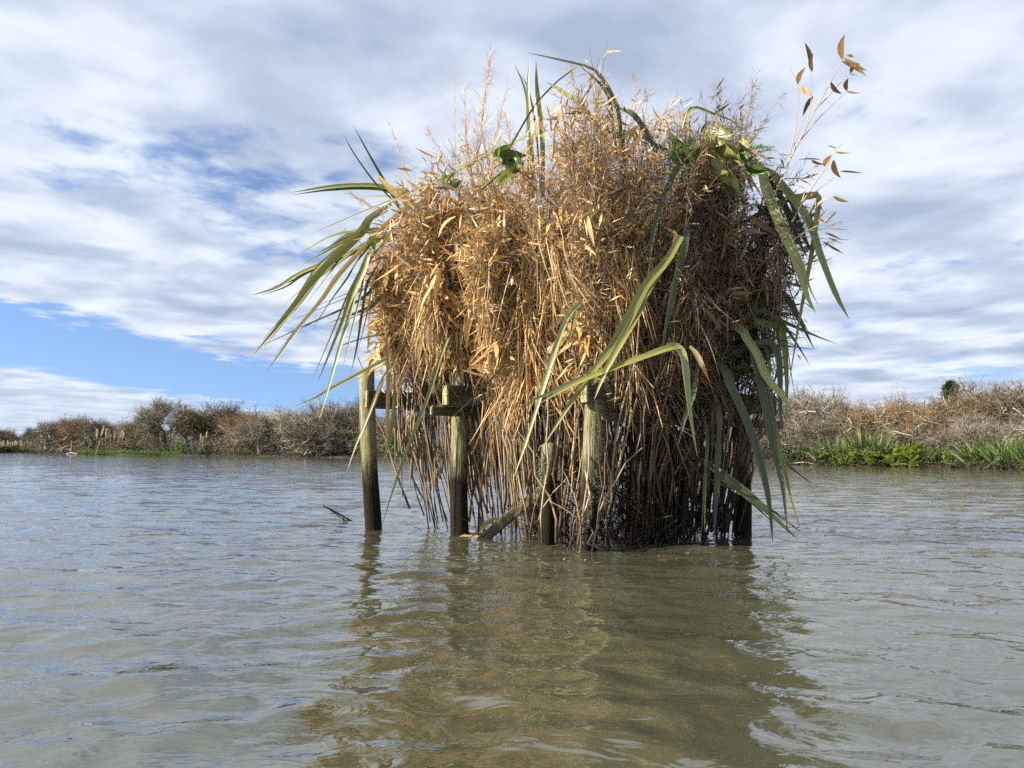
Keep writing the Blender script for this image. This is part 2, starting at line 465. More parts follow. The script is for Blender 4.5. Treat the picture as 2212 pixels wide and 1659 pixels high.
M['bark'] = tint_mat('pale_willow_bark', [(0.0, (0.26, 0.22, 0.17)), (1.0, (0.58, 0.52, 0.42))], transl=0.0)
M['evergreen'] = tint_mat('dark_evergreen', [(0.0, (0.014, 0.028, 0.010)), (0.6, (0.035, 0.062, 0.018)), (1.0, (0.075, 0.11, 0.03))], transl=0.1)
M['shrubgreen'] = tint_mat('mid_green_leaves', [(0.0, (0.03, 0.055, 0.012)), (0.5, (0.08, 0.13, 0.025)), (1.0, (0.17, 0.22, 0.05))], transl=0.2)
M['flaxfar'] = tint_mat('far_flax_blades', [(0.0, (0.03, 0.05, 0.018)), (0.5, (0.085, 0.125, 0.035)), (0.8, (0.18, 0.23, 0.075)), (1.0, (0.36, 0.31, 0.13))], transl=0.15)
M['grass'] = tint_mat('bright_bank_grass', [(0.0, (0.05, 0.10, 0.02)), (0.6, (0.13, 0.235, 0.035)), (1.0, (0.24, 0.32, 0.07))], transl=0.25)
M['plume'] = tint_mat('cream_plume', [(0.0, (0.58, 0.47, 0.30)), (1.0, (0.78, 0.68, 0.50))], transl=0.3)
M['litter'] = tint_mat('bank_litter', [(0.0, (0.015, 0.012, 0.008)), (0.7, (0.045, 0.035, 0.023)), (1.0, (0.14, 0.11, 0.075))], transl=0.0)

def simple(name, c, rough=0.7):
    m, g = new_mat(name)
    tcx = g.n('ShaderNodeTexCoord')
    nz = g.noise(tcx.outputs['Object'], 3.0, 5, 0.6)
    return finish(m, g, g.mix(g.smooth(nz, 0.3, 0.7), tuple(x * 0.7 for x in c), c), rough)
M['roofwhite'] = simple('pale_roof_sheet', (0.62, 0.62, 0.60))
M['shedwall'] = simple('shed_wall', (0.12, 0.11, 0.09))

# soil of the far bank
m, g = new_mat('bank_soil')
geo = g.n('ShaderNodeNewGeometry')
nz = g.noise(geo.outputs['Position'], 0.6, 7, 0.65)
M['soil'] = finish(m, g, g.ramp(nz, [(0.3, (0.018, 0.014, 0.010)), (0.5, (0.042, 0.033, 0.022)), (0.68, (0.05, 0.055, 0.022))]), 0.95, bump=nz, bump_s=0.8, bump_d=0.15)

# turbid lake water: an olive body under a clear reflecting surface
m, g = new_mat('lake_water')
geo = g.n('ShaderNodeNewGeometry')
pos = geo.outputs['Position']
body = g.mix(g.smooth(g.noise(pos, 0.8, 3, 0.5), 0.3, 0.7), (0.046, 0.0455, 0.026), (0.057, 0.0555, 0.032))
r1 = g.noise(g.mapping(pos, rot=(0, 0, 0.15), scale=(0.8, 1.4, 1)), 5.0, 3, 0.5, 0.5)
r2 = g.noise(g.mapping(pos, rot=(0, 0, -0.3), scale=(0.8, 1.3, 1)), 16.0, 3, 0.5, 0.6)
r0 = g.noise(g.mapping(pos, rot=(0, 0, 0.1), scale=(0.5, 1.2, 1)), 1.5, 3, 0.5, 0.3)
hgt = g.math('ADD', g.math('ADD', g.math('MULTIPLY', r1, 0.016), g.math('MULTIPLY', r2, 0.0007)), g.math('MULTIPLY', r0, 0.035))
M['water'] = finish(m, g, body, 0.035, 0, bump=hgt, bump_s=1.0, bump_d=1.0, spec=0.5)
for nd in m.node_tree.nodes:
    if nd.type == 'BSDF_PRINCIPLED': nd.inputs['IOR'].default_value = 2.2

# ------------------------------------------------------------------ water
def build_water():
    rng = np.random.default_rng(3)
    rows = [0.0, 0.35]
    y = 0.6
    while y < 320: rows.append(y); y *= 1.0062
    rows += [420, 700, 1400, 2600]
    rows = np.array(rows)
    th = np.linspace(-1.25, 1.25, 520)
    tx = np.tan(th * 0.9)
    R, T = np.meshgrid(rows, tx, indexing='ij')
    X = T * (R + 0.9); Y = R - 0.9
    Z = np.zeros_like(X)
    cell = np.maximum(R * 0.0062, 0.006) * 3.0
    for i in range(64):
        lam = 0.11 * (0.95 / 0.11) ** rng.random()
        ang = math.radians(82) + rng.normal() * 0.52
        k = 2 * math.pi / lam
        a = (0.025 if lam < 0.33 else (0.019 if lam < 0.55 else 0.012)) * lam / (2 * math.pi)
        ph = rng.random() * 6.28
        fall = np.clip((lam / cell - 0.7), 0, 1)
        # patchy wind: each train swells and fades over a few metres
        env = 0.65 + 0.5 * np.sin(X * rng.normal() * 0.9 + Y * rng.normal() * 0.9 + rng.random() * 6)
        s = np.sin(k * (X * math.cos(ang) + Y * math.sin(ang)) + ph + 0.6 * np.sin(X * rng.normal() * 1.6 + Y * rng.normal() * 1.6))
        Z += a * fall * env * (s + 0.25 * s * s)
    V = np.stack([X, Y, Z], -1).reshape(-1, 3)
    nr, nc = X.shape
    i = (np.arange(nr - 1)[:, None] * nc + np.arange(nc - 1)[None])
    F = np.stack([i, i + 1, i + nc + 1, i + nc], -1).reshape(-1, 4)
    o = link('water', np_mesh('water', V, F, smooth=True), None, M['water'], kind='structure')
    tag(o, 'rippled olive lake water reaching to the wooded bank')
build_water()

# ------------------------------------------------------------------ far bank
SHORE_PX = [(-900, 985.5 - 17), (-400, 975.5), (-60, 977.5), (90, 979.3), (170, 981.3), (390, 984.3), (760, 988.8), (1000, 992.5), (1300, 997), (1690, 1003.2), (1850, 1006.5), (2010, 1009.5), (2212, 1015), (2500, 1024), (2900, 1038), (3600, 1062)]
SHORE = [on_water(max(x, -60), y) for x, y in SHORE_PX[2:]]
SHORE = [Vector((-420, 215, 0)), Vector((-190, 185, 0))] + SHORE
def build_bank():
    S = catmull(SHORE, 120)
    V, F = [], []
    offs = [(-0.6, -0.5), (0.0, 0.04), (0.35, 0.16), (2.0, 0.35), (7, 0.6), (18, 1.1), (45, 1.6), (140, 3), (600, 6)]
    for i, p in enumerate(S):
        t = (S[min(i + 1, len(S) - 1)] - S[max(i - 1, 0)]).normalized()
        nrm = Vector((-t.y, t.x, 0))
        wob = 0.35 * math.sin(i * 1.7) + 0.25 * math.sin(i * 0.61 + 1)
        for d, z in offs:
            q = p + nrm * (d + (wob if d < 10 else 0))
            V.append((q.x, q.y, z + (0.05 * math.sin(i * 2.3 + d) if d > 0 else 0)))
    k = len(offs)
    for i in range(len(S) - 1):
        for j in range(k - 1):
            a = i * k + j
            F.append((a, a + k, a + k + 1, a + 1))
    o = link('far_bank', poly_mesh('far_bank', V, F, True), None, M['soil'], kind='structure')
    tag(o, 'low brown earth bank along the far side of the lake')
build_bank()
SHORE_FINE = catmull(SHORE, 160)
def shore_depth(px):
    """distance of the waterline seen at photo column px"""
    for a, b in zip(SHORE_FINE, SHORE_FINE[1:]):
        xa = VW / 2 + FPX * a.x / a.y; xb = VW / 2 + FPX * b.x / b.y
        if min(xa, xb) <= px <= max(xa, xb) and a.y > 5:
            t = (px - xa) / (xb - xa + 1e-9)
            return a.y + (b.y - a.y) * t
    return 60.0
def bank_point(px, back=0.0):
    D = shore_depth(px) + back
    x = (px - VW / 2) / FPX * D
    z = 0.2 if back < 1.2 else (0.35 if back < 4 else (0.6 if back < 12 else 1.0))
    return Vector((x, D, z - 0.15))

# ---- bare willow variants (trunk mesh + twig crown mesh), about 6 m tall
def tree_variant(seed, stems=2, up=0.5, spread=0.75, dense=1.0, H=6.0, droop=0.0):
    rng = np.random.default_rng(seed)
    tub, rib = Tub(), Rib()
    nodes = []
    def grow(p, d, L, r, depth):
        n = 4
        pts = [p]; dd = np.array(d)
        for i in range(n):
            dd = unit(dd + rng.normal(size=3) * 0.17 + np.array([0, 0, 0.05 - droop * depth * 0.05]))
            pts.append(pts[-1] + dd * L / n)
        pts = np.array(pts)
        rad = r * (1 - 0.45 * np.linspace(0, 1, n + 1))
        tub.add(pts, np.maximum(rad, 0.012), 5 if depth < 2 else 3, rng.random())
        if depth >= 1:
            for i in range(1, n + 1): nodes.append((pts[i], unit(pts[i] - pts[i - 1]), depth))
        if depth < 4:
            m = int(rng.integers(3, 5)) if depth < 3 else int(rng.integers(2, 4))
            for c in range(m):
                s = 0.35 + 0.65 * (c + rng.random()) / m
                q = pts[min(n, int(round(s * n)))]
                nd = unit(dd * (1 - spread * 0.45) + rng.normal(size=3) * spread * np.array([1, 1, 0.62]) + np.array([0, 0, up * 0.5]))
                grow(q, nd, L * (0.62 + 0.22 * rng.random()), r * 0.60, depth + 1)
    for s in range(stems):
        a = rng.random() * 6.28
        d = unit([math.cos(a) * 0.45 * (stems > 1), math.sin(a) * 0.45 * (stems > 1), 1.0])
        grow(np.array([math.cos(a) * 0.2, math.sin(a) * 0.2, -0.2]), d, H * 0.30 * (0.85 + 0.3 * rng.random()), 0.19, 0)
    P = np.array([a for a, b, c in nodes]); D = np.array([b for a, b, c in nodes]); dep = np.array([c for a, b, c in nodes])
    w = np.where(dep >= 3, 3.0, np.where(dep == 2, 1.2, 0.4)); w /= w.sum()
    N = int(2100 * dense)
    ix = rng.choice(len(P), N, p=w)
    d1 = unit(D[ix] * 0.7 + rng.normal(size=(N, 3)) * 0.6 + np.array([0, 0, 0.28 - droop]))
    L1 = rng.uniform(0.35, 0.95, N)
    p1 = P[ix] + rng.normal(size=(N, 3)) * 0.06
    rib.add(p1, d1, L1, rng.uniform(0.016, 0.034, N), rng.normal(size=(N, 3)) * 0.10, 2, 'twig', rng.random(N), rng=rng)
    for rep in range(3):
        t = rng.uniform(0.25, 1.0, N)
        p2 = p1 + d1 * (L1 * t)[:, None]
        d2 = unit(d1 * 0.6 + rng.normal(size=(N, 3)) * 0.6 + np.array([0, 0, 0.15 - droop]))
        rib.add(p2, d2, rng.uniform(0.2, 0.55, N), rng.uniform(0.012, 0.024, N), rng.normal(size=(N, 3)) * 0.06, 1, 'twig', rng.random(N), rng=rng)
    zmax = max(v[:, 2].max() for v in rib.V)
    return tub.mesh('willow_trunk'), rib.mesh('willow_crown'), zmax

VAR = [tree_variant(21, 2, 0.5, 0.75), tree_variant(22, 3, 0.45, 0.85, 1.2), tree_variant(23, 1, 0.6, 0.7), tree_variant(24, 3, 0.3, 0.95, 1.1),
       tree_variant(25, 2, 0.35, 0.9, 0.75), tree_variant(26, 4, 0.5, 0.8, 1.3)]
def tree(px, top, back, var, mat, label, width=1.0, group='bare trees on the far bank', bark='bark', name='willow_tree'):
    p = bank_point(px, back)
    tz = at(px, top - (21 if px < 1000 else 25), p.y).z
    tm, cm, zm = VAR[var]
    s = (tz - p.z) / zm
    o = thing(name, label, 'tree', p, group)
    o.scale = (s * width, s * width, s)
    o.rotation_euler = (0, 0, random.random() * 6.28)
    link('trunk', tm, o, M[bark]); link('crown', cm, o, M[mat])
    return o

# left bank, from the left edge of the picture towards the blind
T = [
 (22, 938, 14, 1, 'tw_dark', 'small dark bare tree at the far left edge of the lake bank', 1.3),
 (68, 934, 16, 3, 'tw_grey', 'small round bare tree just right of the left picture edge, farthest away', 1.3),
 (112, 921, 6, 1, 'tw_grey', 'low grey bare tree leaning at the left end of the near bank', 1.4),
 (148, 906, 7, 5, 'tw_dark', 'broad brown bare tree at the left end of the bank, left of the orange crown', 1.15),
 (187, 911, 10, 3, 'tw_orange', 'orange-brown bare tree behind the cabbage trees on the left bank', 1.3),
 (232, 913, 6, 1, 'tw_dark', 'brown bare tree between the cabbage tree and the cream plumes', 1.2),
 (283, 912, 9, 3, 'tw_grey', 'low grey bare tree behind the cream plumes on the left bank', 1.4),
 (316, 917, 5, 1, 'tw_orange', 'rust-orange bare tree right of the cream plumes on the left bank', 1.1),
 (372, 868, 7, 2, 'tw_pale', 'tall pale grey bare tree with open branches, tallest on the left bank', 1.05),
 (424, 880, 8, 1, 'tw_olive', 'olive-brown bare tree right of the tall pale tree', 1.1),
 (470, 868, 10, 5, 'tw_dark', 'large rounded dark brown bare tree with the highest dome on the left bank', 1.25),
 (512, 874, 12, 4, 'tw_grey', 'grey bare tree top at the right shoulder of the large brown dome', 1.0),
 (540, 893, 7, 3, 'tw_orange', 'reddish bare tree right of the large rounded brown dome', 1.2),
 (573, 905, 3, 2, 'tw_pale', 'pale branched bare tree low by the water left of the dark hollow', 1.2),
 (606, 900, 10, 4, 'tw_grey', 'thin see-through bare tree in the dip of the left tree line', 1.1),
 (655, 884, 6, 1, 'tw_olive', 'olive bare tree right of the dip in the left tree line', 1.15),
 (706, 868, 6, 5, 'tw_pale', 'wide pale grey bare tree beside the leftmost post of the blind', 1.3),
 (752, 863, 8, 1, 'tw_dark', 'tall brown bare tree partly behind the leftmost post of the blind', 1.1),
 (690, 915, 2, 3, 'tw_grey', 'low tangled grey tree at the water left of the blind', 1.5),
 (815, 885, 9, 4, 'tw_orange', 'thin rusty bare tree seen between the two left posts of the blind', 1.1),
 (880, 900, 5, 3, 'tw_dark', 'bare tree seen through the hanging stems right of the leftmost post', 1.3),
]
for a in T: tree(*a)
T = [
 (1655, 862, 6, 5, 'tw_grey', 'grey bare tree behind the hanging leaves at the right of the blind', 1.2),
 (1702, 845, 9, 1, 'tw_grey', 'bare tree right beside the drooping leaves on the right of the blind', 1.0),
 (1758, 838, 8, 3, 'tw_pale', 'pale flat-topped bare tree, left of the two on the right bank', 1.15),
 (1835, 845, 10, 4, 'tw_pale', 'pale flat-topped bare tree with open crown above a green shrub', 1.15),
 (1790, 905, 3, 1, 'tw_grey', 'low tangled grey tree above the left end of the flax', 1.5),
 (1868, 893, 6, 5, 'tw_dark', 'low brown bare tree in the middle of the right bank', 1.3),
 (1915, 864, 5, 3, 'tw_bright', 'orange-brown bare tree left of the tall wispy tree', 1.3),
 (1972, 830, 7, 4, 'tw_pale', 'tall wispy bare tree with crooked pale limbs on the right bank', 0.9),
 (1985, 905, 2.5, 2, 'tw_pale', 'pale crooked bare tree low behind the lime-green leaves', 1.35),
 (2032, 862, 5, 5, 'tw_bright', 'bright orange-brown bare tree below the dark evergreen', 1.5),
 (2078, 878, 6, 3, 'tw_olive', 'olive-orange bare tree right of the evergreen', 1.3),
 (2112, 850, 5, 1, 'tw_bright', 'orange bare tree at the foot of the rising right-hand trees', 1.2),
 (2128, 905, 3, 2, 'tw_pale', 'pale upright-branched bare tree behind the right-hand flax', 1.3),
 (2162, 832, 8, 5, 'tw_grey', 'tall grey-brown bare tree, second from the right picture edge', 1.2),
 (2200, 826, 9, 1, 'tw_grey', 'tall grey-brown bare tree cut by the right picture edge', 1.3),
 (2188, 900, 3, 4, 'tw_pale', 'low pale bare tree with a forked trunk at the right picture edge', 1.4),
 (2060, 925, 2.5, 3, 'tw_grey', 'low grey shrubby tree between the lime leaves and right-hand flax', 1.5),
 (2290, 822, 8, 5, 'tw_grey', 'bare tree just outside the right picture edge', 1.3),
]
for a in T: tree(*a)

# continuous scrub behind the nameable trees: a far mass nobody could count
def build_thicket(name, px0, px1, n, top0, top1, label, seed):
    rng = np.random.default_rng(seed)
    rib = Rib()
    for k in range(n):
        px = px0 + (px1 - px0) * (k + rng.random()) / n
        p = bank_point(px, rng.uniform(1.0, 11))
        tp = top0 + (top1 - top0) * (px - px0) / (px1 - px0) + rng.normal() * 9
        h = max(1.0, at(px, tp, p.y).z - p.z)
        N = 260
        c = np.array([p.x, p.y, p.z])
        wd = h * 0.55
        q = rng.normal(size=(N, 3)) * np.array([wd * 0.5, wd * 0.5, 0]) + np.array([0, 0, 1]) * (rng.random(N)[:, None] ** 0.8 * h * 0.9)
        q *= np.array([1, 1, 1])
        out = q.copy(); out[:, 2] = h * 0.4
        rib.add(c + q, unit(unit(out) * 0.5 + rng.normal(size=(N, 3)) * 0.6), rng.uniform(0.3, 0.9, N) * h * 0.22, rng.uniform(0.014, 0.03, N) * p.y / 60, rng.normal(size=(N, 3)) * 0.1, 2, 'twig', rng.random(N), rng=rng)
    return rib
rb = build_thicket('t', -60, 820, 150, 955, 935, '', 5)
tag(link('bare_scrub', rb.mesh('bare_scrub'), None, M['tw_dark'], kind='stuff'), 'brown leafless scrub filling the foot of the left bank', 'scrub')
rb = build_thicket('t', 1000, 2330, 190, 945, 920, '', 6)
tag(link('bare_scrub', rb.mesh('bare_scrub'), None, M['tw_dark'], kind='stuff'), 'grey leafless scrub filling the foot of the right bank', 'scrub')  # darker twig colour stands in for shaded gaps under the trees

rb = build_thicket('t', 800, 1660, 150, 893, 872, '', 9)
tag(link('bare_scrub', rb.mesh('bare_scrub'), None, M['tw_grey'], kind='stuff'), 'leafless trees and scrub on the bank behind the blind', 'scrub')

# dark litter and roots overhanging the waterline
rng = np.random.default_rng(8)
rb = Rib()
S = catmull(SHORE, 400)
for p in S[20:]:
    if p.y > 170 or p.y < 20: continue
    N = 46
    q = np.array([p.x, p.y, 0.05]) + rng.normal(size=(N, 3)) * np.array([0.9, 0.5, 0.0]) + np.array([0, 0.4, 0]) + np.array([0, 0, 1]) * rng.random(N)[:, None] * 0.30
    rb.add(q, unit(rng.normal(size=(N, 3)) * np.array([1, 0.7, 0.55]) + np.array([0, -0.3, 0.0])), rng.uniform(0.3, 1.0, N), rng.uniform(0.02, 0.05, N), rng.normal(size=(N, 3)) * 0.1, 2, 'twig', rng.random(N) ** 1.6, rng=rng)
tag(link('bank_litter', rb.mesh('bank_litter'), None, M['litter'], kind='stuff'), 'dark dead twigs and roots along the far waterline', 'litter')

# bright grass strip on the left bank
rb = Rib()
N = 9000
px = rng.uniform(168, 392, N)
base = np.array([[*bank_point(x, b)] for x, b in zip(px, rng.uniform(-0.3, 4.5, N))]); base[:, 2] = 0.05 + 0.1 * rng.random(N)
rb.add(base, unit(rng.normal(size=(N, 3)) * 0.35 + np.array([0, 0, 1])), rng.uniform(0.3, 0.85, N) * (1 - 0.35 * np.abs(px - 250) / 150), rng.uniform(0.03, 0.07, N), rng.normal(size=(N, 3)) * 0.12, 2, 'blade', rng.random(N), rng=rng)
tag(link('bank_grass', rb.mesh('bank_grass'), None, M['grass'], kind='stuff'), 'strip of bright green grass along the left bank', 'grass')

# clumps: pampas, flax, cabbage trees, shrubs
def blades_mesh(name, n, hgt, w, spread, seed, arch=0.35):
    rng = np.random.default_rng(seed); rb = Rib()
    a = rng.random(n) * 6.28
    o = np.stack([np.cos(a), np.sin(a), 0 * a], -1)
    tilt = rng.random(n) ** 0.8 * spread
    d = unit(o * tilt[:, None] + np.array([0, 0, 1.0]))
    L = hgt * rng.uniform(0.55, 1.05, n)
    rb.add(o * rng.random(n)[:, None] * 0.22 * hgt * 0.5, d, L, w * rng.uniform(0.6, 1.2, n), o * (L * arch * tilt)[:, None] + np.array([0, 0, -1]) * (L * arch * tilt * tilt * 0.8)[:, None], 4, 'blade', rng.random(n), rng=rng)
    return rb.mesh(name)
def plume_mesh(seed):
    rng = np.random.default_rng(seed); rb = Rib()
    N = 110
    z = rng.random(N); r = 0.10 * np.sin(np.pi * (0.12 + 0.85 * z))
    a = rng.random(N) * 6.28
    o = np.stack([np.cos(a), np.sin(a), 0 * a], -1)
    rb.add(np.stack([0 * z, 0 * z, z * 0.75], -1) + o * r[:, None] * 0.25, unit(o * 0.2 + np.array([0, 0, 1])), rng.uniform(0.14, 0.26, N), 0.022, o * 0.03, 2, 'leaf', rng.random(N), rng=rng)
    rb.add([[0, 0, -1.6]], [[0, 0, 1]], 1.8, 0.04, None, 2, 'twig', 0.1, side=np.array([[1., 0, 0]]))
    return rb.mesh('pampas_plume')
PLUMES = [plume_mesh(s) for s in (1, 2, 3)]
PAMPAS_LEAF = blades_mesh('pampas_leaves', 240, 2.0, 0.035, 1.1, 31, 0.5)
def pampas(px, back, n, h, label, hs=1.0):
    p = bank_point(px, back)
    o = thing('pampas_grass', label, 'pampas grass', p, 'pampas clumps on the left bank')
    lf = link('leaves', PAMPAS_LEAF, o, M['flaxfar']); lf.scale = (hs, hs, hs * 0.9)
    for i in range(n):
        pl = link('plume', random.choice(PLUMES), o, M['plume'])
        s = random.uniform(0.8, 1.15) * h
        x = (i - (n - 1) / 2) * 0.42 * hs + random.uniform(-.15, .15)
        pl.location = (x, random.uniform(-.5, .5), 1.55 * s + random.uniform(-.25, .3))
        pl.scale = (s * 1.3, s * 1.3, s * 1.3)
        pl.rotation_euler = (random.uniform(-.15, .15), x * 0.12 + random.uniform(-.1, .1), random.random() * 6)
pampas(243, 2.5, 9, 1.35, 'largest pampas clump, a dense row of cream plumes above the bright grass', 1.2)
pampas(303, 3.5, 2, 1.35, 'pampas clump with two cream plumes right of the dense row', 0.9)
pampas(362, 2.5, 3, 1.15, 'pampas clump with a few plumes below the tall pale tree', 1.1)
pampas(378, 3.0, 3, 1.3, 'small pampas clump with cream plumes left of the yellow-green shrub', 0.8)
pampas(440, 1.6, 3, 1.0, 'lone pampas clump left of the large rounded brown tree', 0.8)
pampas(537, 1.4, 2, 0.95, 'pampas clump with two short plumes by the pale branched tree', 0.7)
for i, x in enumerate((4, 18, 32, 46, 60)):
    pampas(x, 1.5, 5, 0.75, ['pampas clump cut by the left picture edge', 'second pampas clump in the pale row at the left edge', 'third pampas clump in the pale row at the left edge', 'fourth pampas clump in the pale row at the left edge', 'last pampas clump at the right end of the left-edge row'][i], 1.0)

def leafy_mesh(name, n, rx, rz, leaf, seed, aspect=0.4):
    rng = np.random.default_rng(seed); rb = Rib()
    c = rng.normal(size=(14, 3)) * np.array([rx * 0.45, rx * 0.45, rz * 0.30]) + np.array([0, 0, rz * 0.55])
    ix = rng.integers(0, 14, n)
    q = c[ix] + unit(rng.normal(size=(n, 3))) * (rng.random(n)[:, None] ** 0.4) * np.array([rx * 0.34, rx * 0.34, rz * 0.24])
    q[:, 2] = np.maximum(q[:, 2], 0.05)
    rb.add(q, unit(rng.normal(size=(n, 3)) + np.array([0, 0, 0.4])), leaf * rng.uniform(0.6, 1.3, n), leaf * aspect * rng.uniform(0.6, 1.3, n), None, 2, 'leaf', rng.random(n), rng=rng)
    return rb.mesh(name)
SHRUB = [leafy_mesh('shrub_leaves', 900, 1.0, 1.6, 0.22, s) for s in (41, 42, 43)]
STEMS = []
for s in (1, 2):
    rr = np.random.default_rng(s); tb = Tub()
    for k in range(6):
        d = rr.normal(size=3) * 0.3; d[2] = 1
        tb.add(np.array([[0, 0, -0.1], d * 0.5, d * 1.0 + rr.normal(size=3) * 0.06]), [0.035, 0.025, 0.012], 4, rr.random())
    STEMS.append(tb.mesh('shrub_stems'))
def shrub(px, back, wpx, hpx, mat, label, cat='shrub', name='green_shrub', zoff=0.0):
    p = bank_point(px, back); p.z += zoff
    o = thing(name, label, cat, p)
    k = p.y / FPX
    o.scale = (wpx * k / 2.0, wpx * k / 2.0, hpx * k / 1.75)
    o.rotation_euler = (0, 0, random.random() * 6)
    link('stems', random.choice(STEMS), o, M['bark']); link('foliage', random.choice(SHRUB), o, M[mat])
shrub(208, 2.2, 30, 30, 'evergreen', 'dark green shrub beneath the cabbage trees on the left bank')
shrub(20, 0.6, 70, 16, 'evergreen', 'dark low shrubs under the pale plumes at the left edge')
shrub(396, 1.0, 26, 34, 'grass', 'yellow-green shrub at the right end of the grass strip')
shrub(455, 1.2, 20, 20, 'evergreen', 'small dark shrub under the lone pampas plumes')
shrub(785, 0.5, 34, 40, 'shrubgreen', 'green shrub at the waterline just behind the leftmost post')
shrub(850, 0.6, 50, 46, 'shrubgreen', 'green bush at the waterline seen between the two left posts')
shrub(1000, 0.6, 60, 40, 'shrubgreen', 'green bush seen through the stems behind the second post')
shrub(1385, 0.6, 60, 60, 'shrubgreen', 'green bush seen through the stems under the right side of the blind')
shrub(1832, 9, 20, 26, 'shrubgreen', 'small green shrub high among the bare right-hand trees', zoff=3.4)
shrub(1772, 3, 18, 26, 'grass', 'bright green sprig on the right bank above the flax', zoff=1.6)
shrub(1890, 5, 34, 30, 'evergreen', 'dark evergreen bush in the middle of the right bank', zoff=1.6)
shrub(2092, 3, 26, 20, 'shrubgreen', 'green bush above the left end of the right-hand flax', zoff=1.3)
shrub(2160, 4, 26, 22, 'shrubgreen', 'green bush above the middle of the right-hand flax', zoff=1.6)
shrub(1725, 0.4, 60, 36, 'evergreen', 'dark shrub overhanging the water right beside the blind')

FLAXM = [blades_mesh('flax_blades', 150, 1.9, 0.075, 0.75, s, 0.3) for s in (51, 52, 53)]
def bank_flax(px, back, hpx, label):
    p = bank_point(px, back - 0.7); p.z = 0.0
    o = thing('flax_bush', label, 'flax bush', p, 'flax bushes on the right bank')
    s = hpx * 1.12 * p.y / FPX / 1.8
    o.scale = (s, s, s); o.rotation_euler = (0, 0, random.random() * 6)
    link('blades', random.choice(FLAXM), o, M['flaxfar'])
for x_, w_, h_, lab in [(1822, 46, 34, 'mid-green leafy shrub low behind the second flax bush'), (1882, 40, 34, 'mid-green leafy shrub between the two tallest flax bushes'), (2004, 44, 40, 'mid-green leafy shrub at the right foot of the bright leafy clump'),
                         (2048, 46, 40, 'mid-green leafy shrub between the bright clump and right-hand flax'), (2108, 44, 36, 'mid-green shrub low in the left half of the right-hand flax'), (2170, 46, 36, 'mid-green shrub low in the right half of the right-hand flax')]:
    shrub(x_, -0.2, w_, h_, 'shrubgreen', lab)
for a in [(1772, 0.7, 50, 'leftmost small flax bush on the right bank'), (1803, 1.0, 62, 'flax bush at the left end of the row, above yellow-green leaves'),
          (1835, 1.0, 55, 'second large flax bush of the right bank row'), (1866, 1.4, 72, 'tall flax bush left of the middle of the row'),
          (1893, 1.2, 72, 'tallest flax bush in the middle of the right bank row'), (1925, 1.0, 55, 'flax bush just left of the lime-green leaves'),
          (1962, 1.6, 58, 'flax bush behind the lime-green leaves'), (2095, 0.8, 58, 'flax bush at the left end of the dark right-hand group'),
          (2122, 1.0, 66, 'dark flax bush second in the right-hand group'), (2155, 0.8, 66, 'dark flax bush third in the right-hand group'),
          (2187, 0.8, 70, 'dark upright flax bush next to the right picture edge'), (2222, 0.8, 66, 'flax bush cut by the right picture edge'), (2020, 0.9, 46, 'flax bush right of the lime-green leaves')]:
    bank_flax(*a)

# broad leaf mesh (heart-shaped, cupped)
def broad_leaf_mesh(name, seed, crumple=0.0, n=9):
    rng = np.random.default_rng(seed)
    V, F, vv = [], [], []
    m = 7
    ph = rng.random(6) * 6
    for i in range(n):
        t = i / (n - 1)
        w = 0.46 * max(0.04, (math.sin(math.pi * min(1, (t * 0.93 + 0.09)) ** 0.72))) ** 0.85
        for j in range(m):
            s = -1 + 2 * j / (m - 1)
            x = s * w
            z = 0.30 * w * abs(s) ** 1.4 - 0.35 * t * t + crumple * (math.sin(7 * t + ph[0] + 3 * s) * 0.5 + math.sin(12 * s + ph[1]) * 0.35) * (0.3 + abs(s)) + 0.02 * math.sin(18 * t) * abs(s)
            V.append((x * (1 - 0.3 * crumple * math.sin(9 * t + ph[2])), t - 0.10 * abs(s) ** 2 * (1 - t) * 1.2, z)); vv.append(s)
    for i in range(n - 1):
        for j in range(m - 1):
            a = i * m + j
            F.append((a, a + 1, a + m + 1, a + m))
    return np_mesh(name, np.array(V), np.array(F), {'v': vv, 'tint': np.full(len(V), 0.5)}, True)
BROAD = [broad_leaf_mesh('broad_leaf', s) for s in (1, 2, 3)]
WILT = [broad_leaf_mesh('wilted_leaf', s, 0.26, 13) for s in (4, 5, 6)]
def lime_plant(px, back, n, wpx, hpx, label):
    p = bank_point(px, back - 0.45); k = p.y / FPX; p.z = 0.0
    o = thing('broadleaf_plant', label, 'leafy plant', p, 'lime-green leafy plants at the right waterline')
    for i in range(n):
        l = link('leaf', random.choice(BROAD), o, M['broad_lime'])
        s = random.uniform(0.35, 0.62)
        l.location = (random.uniform(-.5, .5) * wpx * k, random.uniform(-.5, .2), random.uniform(0.0, 1.0) * hpx * k * 0.95)
        l.scale = (s, s, s)
        l.rotation_euler = (random.uniform(0.3, 1.3), random.uniform(-.4, .4), random.uniform(2.2, 4.1))
    tb = Tub()
    for i in range(7):
        x = random.uniform(-.4, .4) * wpx * k
        tb.add(np.array([[x * 0.3, 0, -0.1], [x * 0.7, 0, hpx * k * 0.3], [x, -0.1, hpx * k * 0.75]]), [0.02, 0.018, 0.01], 4, 0.5)
    link('stalks', tb.mesh('leaf_stalks'), o, M['shrubgreen'])
